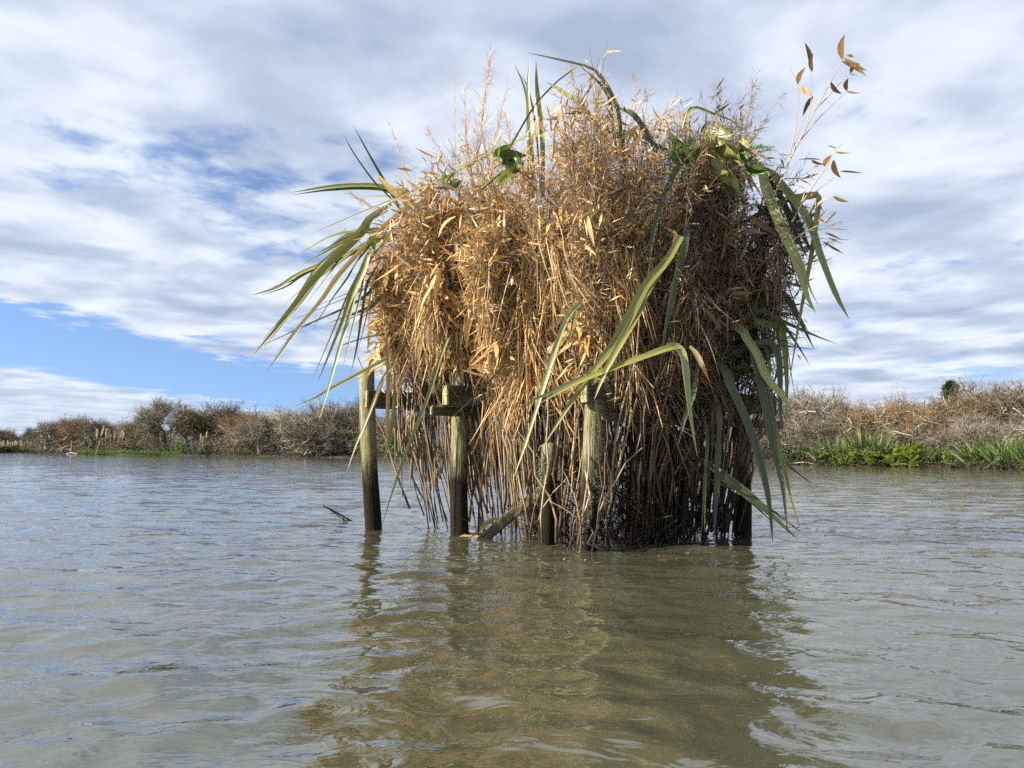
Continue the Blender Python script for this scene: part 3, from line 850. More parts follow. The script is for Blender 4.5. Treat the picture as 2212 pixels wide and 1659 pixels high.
for a in [(1783, 0.0, 16, 30, 26, 'lime-green leafy plant at the left end of the right bank flax'), (1812, 0.0, 18, 30, 34, 'lime-green leafy plant in front of the second flax bush'),
          (1842, 0.0, 14, 24, 30, 'lime-green leafy plant left of the tall flax'), (1878, 0.0, 14, 26, 24, 'low lime-green plant in front of the tallest flax'),
          (1908, 0.0, 12, 20, 22, 'small lime-green plant between the tallest flax and the bright clump'), (1942, -0.2, 26, 30, 44, 'largest bright lime-green leafy clump, left half'),
          (1972, -0.2, 28, 34, 46, 'largest bright lime-green leafy clump, right half'), (2205, 0.0, 8, 20, 22, 'yellowish leafy plant at the right picture edge')]:
    lime_plant(*a)

# cabbage trees and the dark conifer
def cabbage(px, top, back, heads, label):
    p = bank_point(px, back); tz = at(px, top, p.y).z - p.z
    o = thing('cabbage_tree', label, 'tree', p)
    tb = Tub(); tb.add(np.array([[0, 0, -0.2], [0.05, 0, tz * 0.5], [0.0, 0, tz * 0.8]]), [0.16, 0.13, 0.10], 6, 0.3)
    link('trunk', tb.mesh('cabbage_trunk'), o, M['bark'])
    for i in range(heads):
        rr = np.random.default_rng(60 + i); rb = Rib(); N = 90
        d = unit(rr.normal(size=(N, 3)) + np.array([0, 0, 0.35]))
        c = np.array([0.35 * (i - (heads - 1) / 2), 0, tz * (0.8 - 0.18 * (i % 2))])
        rb.add(np.tile(c, (N, 1)), d, rr.uniform(0.6, 0.95, N), 0.07, np.array([0, 0, -0.25]) * np.ones((N, 1)), 3, 'blade', rr.random(N), rng=rr)
        link('leaf_head', rb.mesh('cabbage_head'), o, M['shrubgreen'])
cabbage(197, 922, 4, 3, 'cabbage tree with spiky green heads rising above the left bank scrub')
cabbage(160, 934, 4, 2, 'smaller dark cabbage tree left of the pale shed roof')
p = bank_point(2058, 16); tz = at(2058, 824, p.y).z - p.z
o = thing('evergreen_tree', 'dark green conical evergreen standing out above the orange trees on the right', 'tree', p)
tb = Tub(); tb.add(np.array([[0, 0, -0.2], [0.05, 0, tz * 0.6], [0, 0, tz * 0.95]]), [0.2, 0.13, 0.04], 6, 0.2)
link('trunk', tb.mesh('evergreen_trunk'), o, M['bark'])
rb = Rib(); N = 3600
z = rng.random(N) ** 0.8; a = rng.random(N) * 6.28
r = (1.5 * (1 - z) ** 0.5 * (0.62 + 0.42 * np.sin(a * 3 + z * 11) * np.sin(z * 17 + a)) * np.sqrt(rng.random(N)))
rb.add(np.stack([np.cos(a) * r, np.sin(a) * r, tz * (0.50 + 0.48 * z)], -1), unit(np.stack([np.cos(a), np.sin(a), 0.9 + 0 * a], -1) + rng.normal(size=(N, 3)) * 0.4), rng.uniform(0.18, 0.4, N), 0.06, None, 2, 'leaf', rng.random(N), rng=rng)
link('crown', rb.mesh('evergreen_crown'), o, M['evergreen'])

# pale shed roof among the left trees
p = bank_point(207, 8)
o = thing('garden_shed', 'small shed with a pale flat roof half hidden among the left trees', 'shed', p)
def box_mesh(name, sx, sy, sz, bev=0.0, c=(0, 0, 0)):
    import bmesh
    bm = bmesh.new(); bmesh.ops.create_cube(bm, size=1)
    bmesh.ops.scale(bm, vec=(sx, sy, sz), verts=bm.verts)
    if bev: bmesh.ops.bevel(bm, geom=bm.edges[:], offset=bev, segments=1, affect='EDGES')
    bmesh.ops.translate(bm, vec=c, verts=bm.verts)
    me = bpy.data.meshes.new(name); bm.to_mesh(me); bm.free(); return me
zr = at(207, 946, p.y).z - p.z
link('wall', box_mesh('shed_wall', 1.8, 1.6, zr - 0.06, 0, (0, 0, (zr - 0.06) / 2)), o, M['shedwall'])
rf = link('roof', box_mesh('shed_roof', 2.3, 2.0, 0.12, 0.02, (0, 0, 0)), o, M['roofwhite']); rf.location = (0, 0, zr + 0.03); rf.rotation_euler = (0.12, 0.03, 0)

# driftwood at the far waterline
for pxa, pxb, r, lab in [(1755, 1712, 0.07, 'pale log lying along the waterline just right of the blind'), (150, 172, 0.12, 'bleached driftwood log at the foot of the left-end trees')]:
    a = bank_point(pxa, -0.3); b = bank_point(pxb, -0.25)
    tb = Tub(); tb.add(np.array([[a.x, a.y, 0.08], [(a.x + b.x) / 2, (a.y + b.y) / 2, 0.2], [b.x, b.y, 0.1]]), [r, r * 0.9, r * 0.5], 6, 0.9)
    tag(link('driftwood_log', tb.mesh('driftwood_log'), None, M['bark']), lab, 'log')

# ------------------------------------------------------------------ the blind: posts, bearers, braces, floor
PF = on_water(1265, 1187); PS = on_water(994, 1156); PL = on_water(807, 1145); PR = on_water(1604, 1158); PT = on_water(1180, 1177)
F2, L2, R2 = PF.xy, PL.xy, PR.xy
B2 = L2 + (R2 - F2)
def v3(p, z): return Vector((p[0], p[1], z))
blind = thing('hunting_blind', 'raised timber platform on round posts standing in the lake, covered with cut brush', 'hunting blind', v3((F2 + B2) / 2, 0))
BO = Vector(blind.location)
def bpart(name, me, mat, loc=(0, 0, 0), rot=None, label=None, parent=None):
    o = link(name, me, parent or blind, mat, label=label)
    o.location = Vector(loc) - BO
    if rot is not None: o.rotation_euler = rot
    return o

def post_mesh(name, base, top, r, seed, k=14):
    rng = np.random.default_rng(seed)
    n = 14
    b, t = np.array(base), np.array(top)
    V, F = [], []
    ax = t - b
    for i in range(n):
        s = i / (n - 1)
        rr = r * (1.04 - 0.10 * s)
        for j in range(k):
            a = j * 2 * math.pi / k
            q = rr * (1 + 0.025 * math.sin(3 * a + 5 * s + seed) + 0.02 * rng.normal())
            c = ax * s + np.array([0.006 * math.sin(6 * s + seed), 0.006 * math.cos(5 * s + seed), 0])
            V.append(c + np.array([q * math.cos(a), q * math.sin(a), 0.012 * (i == n - 1) * math.sin(a + seed)]))
    for i in range(n - 1):
        for j in range(k):
            F.append((i * k + j, i * k + (j + 1) % k, (i + 1) * k + (j + 1) % k, (i + 1) * k + j))
    V.append(ax + np.array([0, 0, 0.004])); c = len(V) - 1
    ring = []
    for j in range(k):                      # a slightly worn rim, then the sawn top
        V.append(V[(n - 1) * k + j] * np.array([1, 1, 1]) + (ax - V[(n - 1) * k + j]) * 0.12 + np.array([0, 0, 0.006])); ring.append(len(V) - 1)
    for j in range(k):
        F.append((((n - 1) * k + j), ((n - 1) * k + (j + 1) % k), ring[(j + 1) % k], ring[j]))
        F.append((ring[j], ring[(j + 1) % k], c))
    return poly_mesh(name, V, F, True)

def post(base, toppx, Ytop, r, seed, label):
    b = Vector((base.x, base.y, 0)); t = at(*toppx, Ytop)
    d = (t - b) / max(t.z, 0.1)
    foot = b - d * 0.6
    return bpart('post', post_mesh('post', (0, 0, 0), t - foot, r, seed), M['post'], foot, label=label)
KM = 1 / FPX
post(PL, (790, 797), PL.y, 0.070, 1, 'leftmost post, leaning left, free-standing top')
post(PS, (992, 795), PS.y, 0.071, 2, 'second post from the left with a bearer across its top')
post_stub = post(PT, (1186, 962), PT.y, 0.064, 3, 'short sawn-off post left of the front corner post')
post_front = post(PF, (1284, 858), PF.y + 0.02, 0.069, 4, 'front corner post grown over with pale lichen')
post(PR, (1600, 870), PR.y, 0.072, 5, 'dark rightmost post in shadow')
pb = v3(B2, 0)
bpart('post', post_mesh('post', (0, 0, 0), (0, 0, 1.9), 0.07, 6), M['post'], pb - Vector((0, 0, 0.6)), label='hidden back corner post')
pm = v3((F2 + R2) / 2 + (B2 - R2) * 0.02, 0)
bpart('post', post_mesh('post', (0, 0, 0), (0.02, 0, 1.7), 0.066, 7), M['post'], pm - Vector((0, 0, 0.6)), label='post in the middle of the shaded right side')
pm2 = v3(PS.xy + (R2 - F2) * 0.55, 0)
bpart('post', post_mesh('post', (0, 0, 0), (0.02, 0, 1.7), 0.066, 8), M['post'], pm2 - Vector((0, 0, 0.6)), label='dim post inside under the floor')

DIR = (R2 - F2).normalized(); ANG = math.atan2(DIR.y, DIR.x)
NR = Vector((DIR.y, -DIR.x)) ; 
if NR.y > 0: NR = -NR
DL = (L2 - F2).normalized(); NL = Vector((-DL.y, DL.x))
if NL.y > 0: NL = -NL
def timber(name, a, b, w, h, mat, label=None, bev=0.006, roll=0.0):
    a, b = Vector(a), Vector(b)
    L = (b - a).length
    me = box_mesh(name, L, w, h, bev)
    x = (b - a).normalized(); y = Vector((0, 0, 1)).cross(x).normalized(); z = x.cross(y)
    R = Matrix((x, y, z)).transposed() @ Matrix.Rotation(roll, 3, 'X')
    o = bpart(name, me, mat, (a + b) / 2, label=label)
    o.rotation_euler = R.to_euler()
    return o
def bearer(start_px, Y, length, w, h, label, mat='bearer'):
    """a bearer whose near left end-face centre is seen at start_px"""
    a = at(*start_px, Y)
    b = a + Vector((DIR.x, DIR.y, 0)) * length
    o = timber('bearer', a, b, w, h, M[mat], label)
    e = link('sawn_end', box_mesh('sawn_end', 0.006, w - 0.012, h - 0.012, 0.002), o, M['endgrain'])
    e.location = (-length / 2 - 0.003, 0, 0)
    return o
LEN = (R2 - F2).length
bearer((792, 862), PL.y - 0.10, LEN + 0.3, 0.05, 0.155, 'bearer on the leftmost post')
bearer((962, 854), PS.y - 0.20, LEN + 0.3, 0.09, 0.165, 'bearer on the second post with pale sawn end')
bearer((932, 887), PS.y - 0.23, LEN + 0.1, 0.035, 0.075, 'thin lichen-spotted ledger under the second bearer')
bearer((1262, 848), PF.y - 0.085, LEN + 0.42, 0.075, 0.15, 'long front bearer running back along the shaded right side')
bearer((1300, 900), PF.y - 0.03, LEN + 0.36, 0.04, 0.065, 'thin ledger under the long front bearer')
tp = at(1342, 812, PF.y + 0.15)
timber('block', tp + Vector((0, 0, -0.09)), tp + Vector((0.0, 0.004, 0.10)), 0.09, 0.09, M['bearer'], 'upright block on the front bearer')
# braces
timber('brace', at(1052, 1152, PT.y + 0.30) - Vector((0.06, 0, 0.07)), at(1300, 950, PF.y + 0.28), 0.03, 0.075, M['brace'], 'pale diagonal brace rising from the water behind the short post')
timber('brace', at(1338, 868, PF.y + 0.10), at(1420, 985, PF.y + 0.42), 0.04, 0.085, M['bearer'], 'dark brace running down from the front bearer')
timber('brace', at(1415, 1107, PF.y + 0.5), at(1592, 1118, PR.y + 0.05), 0.05, 0.06, M['bearer'], 'low dark rail just above the water on the right')
# floor boards and added panels that darken the gaps in the brush
FZ = 1.235
NB = 12
for i in range(NB):
    s = (i + 0.5) / NB
    s = 0.17 + 0.66 * s
    a = F2 + (R2 - F2) * s + DL * 0.36; b = F2 + (R2 - F2) * s + (L2 - F2) - DL * 0.36
    timber('floor_board', v3(a, FZ + 0.002 * (i % 2)), v3(b, FZ + 0.002 * (i % 2)), LEN * 0.66 / NB - 0.012, 0.03, M['bearer'])
IN = 0.36
cen = (F2 + B2) / 2
def inset(p): return p + (cen - p).normalized() * IN
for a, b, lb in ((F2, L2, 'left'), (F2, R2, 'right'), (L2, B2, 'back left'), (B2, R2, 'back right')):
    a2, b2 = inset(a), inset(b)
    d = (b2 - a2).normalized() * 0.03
    timber('backing_panel', v3(a2 + d, 1.26 + 0.55), v3(b2 - d, 1.26 + 0.55), 0.012, 1.10, M['panel'], lb + ' added backing panel, darkening the gaps in the brush', 0.0)

# lichen and moss on the front post
rng = np.random.default_rng(77)
rb = Rib()
N = 1500
cl = rng.integers(0, 26, N)
ca = rng.uniform(-2.4, 0.5, 26); cz = 0.12 + rng.random(26) * 0.85
a = ca[cl] + rng.normal(size=N) * 0.16; z = cz[cl] + rng.normal(size=N) * 0.05
rb.add(np.stack([np.cos(a) * 0.070, np.sin(a) * 0.070, z], -1) + np.array([PF.x, PF.y, 0]) + np.outer(z / 0.93, np.array([0.055, 0.02, 0])), unit(np.stack([np.cos(a), np.sin(a), -0.9 + 0 * a], -1) * 0.7 + rng.normal(size=(N, 3)) * 0.9), rng.uniform(0.008, 0.03, N), 0.0022, rng.normal(size=(N, 3)) * 0.008, 2, 'twig', rng.random(N), rng=rng)
li = link('lichen', rb.mesh('lichen'), blind, M['lichen'], kind='stuff'); li.location = -BO
rb = Rib(); N = 420
c = rng.normal(size=(N, 3)) * np.array([0.02, 0.03, 0.06])
p0 = at(1185, 1020, PT.y - 0.05)
rb.add(c + np.array(p0) + np.array([-0.05, 0, 0]), rdir(N, rng), rng.uniform(0.01, 0.04, N), 0.0035, None, 1, 'twig', rng.random(N) * 0.5, rng=rng)
li = link('lichen', rb.mesh('lichen_tuft'), blind, M['lichen'], kind='stuff'); li.location = -BO

# ------------------------------------------------------------------ brush bundles
def stem_mesh(seed, bend):
    rng = np.random.default_rng(seed)
    n = 7; s = np.linspace(0, 1, n)
    kink = np.where(s > 0.45, (s - 0.45) * rng.normal() * 0.10, 0)
    pts = np.stack([bend * s ** 2 + 0.007 * rng.normal(size=n), 0.010 * rng.normal(size=n) + kink, s], -1)
    V, F = tube_arrays(pts, 1.0, 5)
    V = V.reshape(n, 5, 3); c = pts[:, None]
    V = c + (V - c) * (0.0055 * (1 - 0.55 * s))[:, None, None] * np.array([1, 1, 0.0])
    return np_mesh('reed_stem', V.reshape(-1, 3), F, {'tint': np.full(n * 5, 0.5)}, True), pts
SM = [stem_mesh(s, b) for s, b in zip(range(10), (0.02, 0.06, 0.1, 0.14, 0.0, 0.08, -0.03, 0.12, 0.05, 0.18))]
def dry_leaf_mesh(seed, n=6, straight=False):
    rng = np.random.default_rng(seed)
    V, F = [], []
    curl = rng.uniform(-0.25, 0.35); tw = rng.uniform(-0.9, 0.9); bow = rng.uniform(-0.12, 0.12)
    if straight: curl, tw, bow = curl * 0.35, tw * 0.35, bow * 0.6
    for i in range(n):
        t = i / (n - 1)
        w = 0.065 * (max(0.03, math.sin(math.pi * (0.06 + 0.92 * t ** 0.8))) ** 0.85)
        a = tw * t
        for s, dz in ((-1, 0.35), (0, 0.0), (1, 0.35)):
            x, z = s * w, dz * w
            V.append((x * math.cos(a) - z * math.sin(a) + bow * math.sin(math.pi * t), t, x * math.sin(a) + z * math.cos(a) - curl * t * t))
    for i in range(n - 1):
        for j in range(2):
            q = i * 3 + j
            F.append((q, q + 1, q + 4, q + 3))
    return poly_mesh('dry_leaf', V, F, True)
DL_ = [dry_leaf_mesh(s) for s in range(14)]
DLS = [dry_leaf_mesh(s, straight=True) for s in range(20, 28)]
def wall_pos(side, t):
    """point, outward normal and run direction on one side of the platform"""
    a, b, n = {'L': (F2, L2, NL), 'R': (F2, R2, NR), 'BL': (L2, B2, -NR), 'BR': (R2, B2, -NL)}[side]
    return a + (b - a) * t, n, (b - a).normalized()

def place(o, root, p, d, scale, roll=0.0, up=None):
    """object whose local +Y runs along d"""
    d = Vector(d).normalized()
    if up is None:
        R3 = Vector((0, 1, 0)).rotation_difference(d).to_matrix()
    else:                                   # local +Z turned towards 'up'
        z = Vector(up) - d * d.dot(Vector(up)); z.normalize()
        R3 = Matrix((d.cross(z), d, z)).transposed()
    M3 = (R3 @ Matrix.Rotation(roll, 3, 'Y')).to_4x4()
    S = Matrix.Diagonal((*scale, 1.0))
    o.matrix_local = Matrix.Translation(Vector(p) - Vector(root.location)) @ M3 @ S

def bundle(label, spans, canes, top, twig_mat, leaf_mat, stem_mat, nleaf, nskirt, skirt_z, lean=0.45, twigs=30, leafsize=1.0, seed=0, leafz=(1.0, 2.7), tint=(0.0, 1.0), fine=5, off=(-0.26, -0.06), low=(0.85, 1.30), reach=0.22, strips=900, strip_z=(1.0, 2.3), short=0.80):
    rng = np.random.default_rng(seed); random.seed(seed)
    p0, n0, _ = wall_pos(spans[0][0], (spans[0][1] + spans[0][2]) / 2)
    root = thing('brush_bundle', label, 'dry brush', v3(p0, 0), 'cut brush tied round the blind')
    RL = Vector(root.location)
    rib = Rib()
    lens = np.array([abs(s[2] - s[1]) for s in spans]); lens /= lens.sum()
    # canes stand in handfuls that fan out from one base
    nh = max(4, canes // 13)
    hands = []
    for sp, ln_ in zip(spans, lens):
        k_ = max(1, int(round(nh * ln_)))
        for h in range(k_):
            tq = sp[1] + (sp[2] - sp[1]) * (h + 0.5 + rng.uniform(-0.32, 0.32)) / k_
            hands.append((sp[0], tq, rng.normal() * 0.10 + {'L': 1.5, 'R': 0.7}.get(sp[0], 0) * max(0, tq - 0.66), rng.uniform(0.3, 1.5), rng.normal() * 0.15, rng.uniform(0.0, 1.0)))
    nh = len(hands)
    TP, TD, TO, TT = [], [], [], []
    for c in range(canes):
        side, t0, tilt, lf_, dz, ht = hands[c % nh]
        fan_ = rng.normal()
        t = t0 + fan_ * 0.020
        p, n, run = wall_pos(side, t)
        o_ = rng.uniform(*off)
        zb = rng.uniform(0.25, 0.95) if rng.random() < short else rng.uniform(-0.08, skirt_z[1] * 0.6)
        zt = top(side, t) + dz + rng.normal() * 0.12
        L = zt - zb
        q = v3(p + n * o_, zb)
        k = rng.integers(len(SM)); me, pts = SM[k]
        ln = lean * lf_ * rng.uniform(0.7, 1.25) * L / 2.6; sd = (tilt + fan_ * 0.085) * L / 2.6
        ax = Vector((n.x * ln + run.x * sd, n.y * ln + run.y * sd, L)).normalized()
        yv = ax.cross(Vector((n.x, n.y, 0))).normalized(); xv = yv.cross(ax)
        R = Matrix((xv, yv, ax)).transposed()
        st = link('stem', me, root, M[stem_mat])
        rs = rng.uniform(0.8, 1.3)
        st.matrix_local = Matrix.Translation(q - RL) @ R.to_4x4() @ Matrix.Diagonal((1.0, rs, L, 1.0))
        z0 = rng.uniform(*low)
        if side == 'L' and t > 0.45: z0 = max(z0, rng.uniform(1.3, 1.6))
        s = rng.uniform(max(0.03, (z0 - zb) / L), 1.0, twigs)
        cur = np.array([[np.interp(x, pts[:, 2], pts[:, 0]), np.interp(x, pts[:, 2], pts[:, 1]), x * L] for x in s])
        W = np.array(q)[None] + cur @ np.array(R.transposed())
        TP.append(W); TD.append(np.tile(np.array(ax), (len(W), 1))); TO.append(np.tile(np.array([n.x, n.y, 0]), (len(W), 1)))
        TT.append(np.full(len(W), np.clip(ht + rng.normal() * 0.12, 0, 1)))
    P = np.concatenate(TP); D = np.concatenate(TD); O = np.concatenate(TO); N = len(P); HT = np.concatenate(TT)
    d1 = unit(D * rng.uniform(0.5, 1.1, N)[:, None] + rng.normal(size=(N, 3)) * 0.30 + O * reach)
    L1 = rng.uniform(0.10, 0.32, N)
    t1 = np.clip(tint[0] + (tint[1] - tint[0]) * (HT * 0.66 + rng.random(N) * 0.34), 0, 1)
    rib.add(P, d1, L1, rng.uniform(0.0032, 0.0062, N), rng.normal(size=(N, 3)) * 0.035 + np.array([0, 0, -0.015]), 2, 'twig', t1, rng=rng)
    for rep in range(3):
        u = rng.uniform(0.25, 1.0, N)
        p2 = P + d1 * (L1 * u)[:, None]
        d2 = unit(d1 + rng.normal(size=(N, 3)) * 0.42)
        rib.add(p2, d2, rng.uniform(0.06, 0.18, N), rng.uniform(0.0024, 0.0044, N), rng.normal(size=(N, 3)) * 0.02, 1, 'twig', np.clip(t1 + rng.normal(size=N) * 0.15, 0, 1), rng=rng)
    tw = link('twigs', rib.mesh('twigs'), root, M['tantwig' if twig_mat == 'straw' else twig_mat], kind='stuff'); tw.location = -RL
    lf = Rib()
    for rep in range(fine):
        u = rng.uniform(0.2, 1.1, N)
        p2 = P + d1 * (L1 * u)[:, None] + rng.normal(size=(N, 3)) * 0.02
        d2 = unit(d1 * 0.6 + rng.normal(size=(N, 3)) * 0.6 + np.array([0, 0, -0.5]))
        big = np.where(rng.random(N) < 0.22, 1.9, 1.0)
        lf.add(p2, d2, rng.uniform(0.03, 0.08, N) * leafsize * big, rng.uniform(0.0045, 0.0105, N) * leafsize * big, rng.normal(size=(N, 3)) * 0.012, 2, 'leaf', np.clip(t1 + 0.08 + rng.normal(size=N) * 0.2, 0, 1), rng=rng)
    tw = link('small_leaves', lf.mesh('small_leaves'), root, M[twig_mat], kind='stuff'); tw.location = -RL
    # long straw hanging down over the outside, in locks
    sr = Rib(); nl = max(8, strips // 26)
    for k in range(nl):
        side, t0, tilt, lf_, dz, ht = hands[rng.integers(nh)]
        t = t0 + rng.normal() * 0.035; p, n, run = wall_pos(side, t)
        m = int(rng.integers(14, 40))
        zs = rng.uniform(strip_z[0], min(strip_z[1], top(side, t) - 0.2))
        if side == 'L' and (t > 0.46 or t < 0.10) or side == 'R' and t < 0.10: zs = max(zs, rng.uniform(1.42, 1.9))
        oo = (off[0] + off[1]) / 2 + lean * lf_ * zs / 2.6 + rng.uniform(0.06, 0.18)
        c = np.array([p.x + n.x * oo, p.y + n.y * oo, zs])
        ld = np.array([n.x * 0.16 + run.x * rng.normal() * 0.28, n.y * 0.16 + run.y * rng.normal() * 0.28, -1.0 if rng.random() < 0.8 else 0.8])
        q = c + rng.normal(size=(m, 3)) * np.array([0.045, 0.045, 0.10])
        L_ = rng.uniform(0.16, 0.55, m)
        sr.add(q, unit(ld + rng.normal(size=(m, 3)) * 0.16), L_, rng.uniform(0.004, 0.0125, m), rng.normal(size=(m, 3)) * 0.04 - np.outer(L_ * 0.1, [n.x, n.y, 0]), 4, 'blade', np.clip(tint[0] + (tint[1] - tint[0]) * (ht * 0.45 + 0.25 + rng.normal(size=m) * 0.22), 0, 1), rng=rng)
    tw = link('hanging_straw', sr.mesh('hanging_straw'), root, M[twig_mat], kind='stuff'); tw.location = -RL
    # larger dry leaves, each its own piece, hanging on the outside in loose sprays
    zz = P[:, 2]; ok = np.where((zz > leafz[0]) & (zz < leafz[1]))[0]
    i = 0
    while i < nleaf:
        j = ok[rng.integers(len(ok))]
        cdir = unit(O[j] * 0.4 + rng.normal(size=3) * 0.35 + np.array([0, 0, -1.0 if rng.random() < 0.92 else 0.6]))
        for k in range(int(rng.integers(1, 6))):
            p = P[j] + d1[j] * L1[j] * rng.uniform(0.5, 1.0) + O[j] * rng.uniform(0.0, 0.12) + rng.normal(size=3) * 0.03
            d = unit(cdir + rng.normal(size=3) * 0.32)
            l = link('leaf', DL_[rng.integers(len(DL_))], root, M[leaf_mat])
            s = rng.uniform(0.10, 0.23) * leafsize
            place(l, root, p, d, (s * rng.uniform(0.9, 1.5), s, s * 0.8), rng.normal() * 0.6, up=O[j] + np.array([0, 0, 0.35]))
            i += 1
    # thin bare reeds hanging below the platform
    for i in range(nskirt):
        side, t0, tilt, lf_, dz, ht = hands[rng.integers(nh)]
        t = t0 + rng.normal() * 0.05; p, n, run = wall_pos(side, t)
        zb = rng.uniform(-0.08, 0.1) if rng.random() > short else rng.uniform(0.1, 0.8)
        q = v3(p + n * rng.uniform(off[0] - 0.1, off[1]), zb)
        L = rng.uniform(1.2, 1.7) - zb
        ax = Vector((rng.normal() * 0.13, rng.normal() * 0.08, 1)) + v3(n, 0) * 0.12 + v3(run, 0) * tilt * 0.6
        ax.normalize()
        me, pts = SM[rng.integers(len(SM))]
        q2 = Vector((0, 0, 1)).rotation_difference(ax)
        st = link('stem', me, root, M[stem_mat])
        w = rng.uniform(0.8, 2.2) if stem_mat == 'stem' else rng.uniform(1.0, 3.0)
        st.matrix_local = Matrix.Translation(q - RL) @ (q2.to_matrix() @ Matrix.Rotation(rng.uniform(0, 6.28), 3, 'Z')).to_4x4() @ Matrix.Diagonal((w, w, L, 1.0))
    return root

def top_main(side, t):
    if side == 'L': return float(np.interp(t, [0, 0.15, 0.3, 0.42, 0.55, 0.68, 0.8, 1.0], [3.0, 2.95, 2.70, 2.66, 2.64, 2.34, 2.22, 2.08])) + 0.05 * math.sin(t * 27)
    if side == 'R': return float(np.interp(t, [0, 0.12, 0.24, 0.34, 0.45, 0.6, 0.75, 0.88, 1.0], [2.92, 2.88, 2.66, 2.38, 2.66, 2.84, 2.82, 2.58, 2.30])) + 0.04 * math.sin(t * 25)
    return 2.25 + 0.10 * math.sin(t * 15)
bundle('golden dry brush at the far left end of the sunlit side, over the leftmost post', [('L', 0.62, 0.92)], 64, top_main, 'straw', 'leaf_straw', 'stem', 290, 34, (0.02, 0.40), seed=1, leafsize=1.4, leafz=(1.15, 2.3), tint=(0.15, 1.0), lean=0.50, low=(1.05, 1.45), off=(-0.46, -0.26), strips=420, strip_z=(1.4, 2.2))
bundle('orange-tan brush with hanging leaves on the sunlit side, right of the second post', [('L', 0.30, 0.66)], 68, top_main, 'straw', 'leaf_straw', 'stem', 280, 66, (0.0, 0.35), seed=2, leafsize=1.35, leafz=(0.9, 2.5), tint=(0.1, 1.0), low=(0.95, 1.45), lean=0.56, off=(-0.48, -0.27), strips=520, strip_z=(1.0, 2.2))
bundle('thick rust-tan brush bulging at the front corner, with the highest rounded top', [('L', -0.02, 0.32), ('R', 0.0, 0.22)], 100, top_main, 'straw', 'leaf_straw', 'stem', 220, 66, (-0.08, 0.25), seed=3, leafsize=1.0, leafz=(0.9, 2.8), tint=(0.05, 1.0), lean=0.46, low=(0.9, 1.4), off=(-0.34, -0.12), strips=650, strip_z=(1.05, 2.3))
bundle('shaded grey-brown brush in the middle of the right side, behind the widest green leaf', [('R', 0.24, 0.62)], 76, top_main, 'greybrown_shade', 'leaf_brown', 'stem_dark', 60, 66, (-0.1, 0.12), seed=4, short=0.55, leafsize=0.95, leafz=(1.0, 2.6), low=(0.7, 1.2), off=(-0.14, 0.08), lean=0.32, strip_z=(1.05, 2.2), strips=600)
bundle('brown leafy brush at the right end of the shaded side, under the wilted yellow leaves', [('R', 0.56, 0.90)], 76, top_main, 'greybrown_shade', 'leaf_brown', 'stem_dark', 190, 44, (-0.1, 0.15), seed=5, short=0.55, leafsize=1.2, leafz=(1.55, 2.8), lean=0.40, low=(0.8, 1.4), off=(-0.14, 0.08), strip_z=(1.15, 2.4), strips=600)
bundle('dim dry brush along the back left of the blind, seen behind the left end', [('BL', 0.0, 1.0)], 70, top_main, 'straw', 'leaf_straw', 'stem', 30, 4, (0.5, 1.0), seed=6, short=1.0, fine=3, strips=200)
bundle('dim dry brush along the back right of the blind, seen behind the right end', [('BR', 0.0, 1.0)], 70, top_main, 'greybrown_shade', 'leaf_brown', 'stem_dark', 30, 40, (-0.1, 0.3), seed=7, short=0.6, fine=3, strips=200, low=(0.7, 1.2))

rng = np.random.default_rng(55)
rt = thing('reed_stalks', 'few loose tan stalks leaning in front of the two front posts', 'reeds', v3(PF.xy, 0))
for x0, y0, x1, y1, yy in [(1246, 1176, 1290, 860, -0.12), (1275, 1190, 1335, 905, -0.14), (1282, 1178, 1300, 960, -0.12), (1255, 1195, 1262, 1020, -0.13), (1262, 1186, 1243, 930, -0.16), (1150, 1150, 1205, 850, 0.1), (1172, 1175, 1185, 840, 0.02),
                           (1200, 1172, 1170, 880, 0.0), (1213, 1165, 1225, 850, 0.05), (1160, 1120, 1232, 1010, 0.1), (1228, 1180, 1268, 1040, -0.1), (1306, 1180, 1296, 870, -0.05), (1318, 1185, 1340, 860, -0.02), (1292, 1188, 1276, 1075, -0.14)]:
    A, B = at(x0, y0, PF.y + yy), at(x1, y1, PF.y + yy - 0.03)
    st = link('stem', SM[rng.integers(len(SM))][0], rt, M['stem'])
    q2 = Vector((0, 0, 1)).rotation_difference((B - A).normalized())
    w = rng.uniform(1.0, 2.1)
    st.matrix_local = Matrix.Translation(A - Vector(rt.location)) @ (q2.to_matrix() @ Matrix.Rotation(rng.uniform(0, 6.28), 3, 'Z')).to_4x4() @ Matrix.Diagonal((w, w, (B - A).length, 1.0))

# loose brush heaped over the top
rng = np.random.default_rng(19)
rt = thing('brush_heap', 'loose tangle of dry twigs heaped over the top of the blind', 'dry brush', v3(cen, 2.4))
rb = Rib(); N = 9000
uv = rng.random((N, 2))
P = np.array([F2.x, F2.y]) + uv[:, :1] * np.array(R2 - F2) + uv[:, 1:] * np.array(L2 - F2)
P = np.concatenate([P, (2.05 + 0.55 * rng.random(N))[:, None]], 1)
rb.add(P, unit(rng.normal(size=(N, 3)) * np.array([1, 1, 0.6]) + np.array([0, 0, 0.35])), rng.uniform(0.15, 0.45, N), rng.uniform(0.004, 0.009, N), rng.normal(size=(N, 3)) * 0.05, 2, 'twig', rng.random(N), rng=rng)
o = link('twigs', rb.mesh('heap_twigs'), rt, M['straw'], kind='stuff'); o.location = -Vector(rt.location)

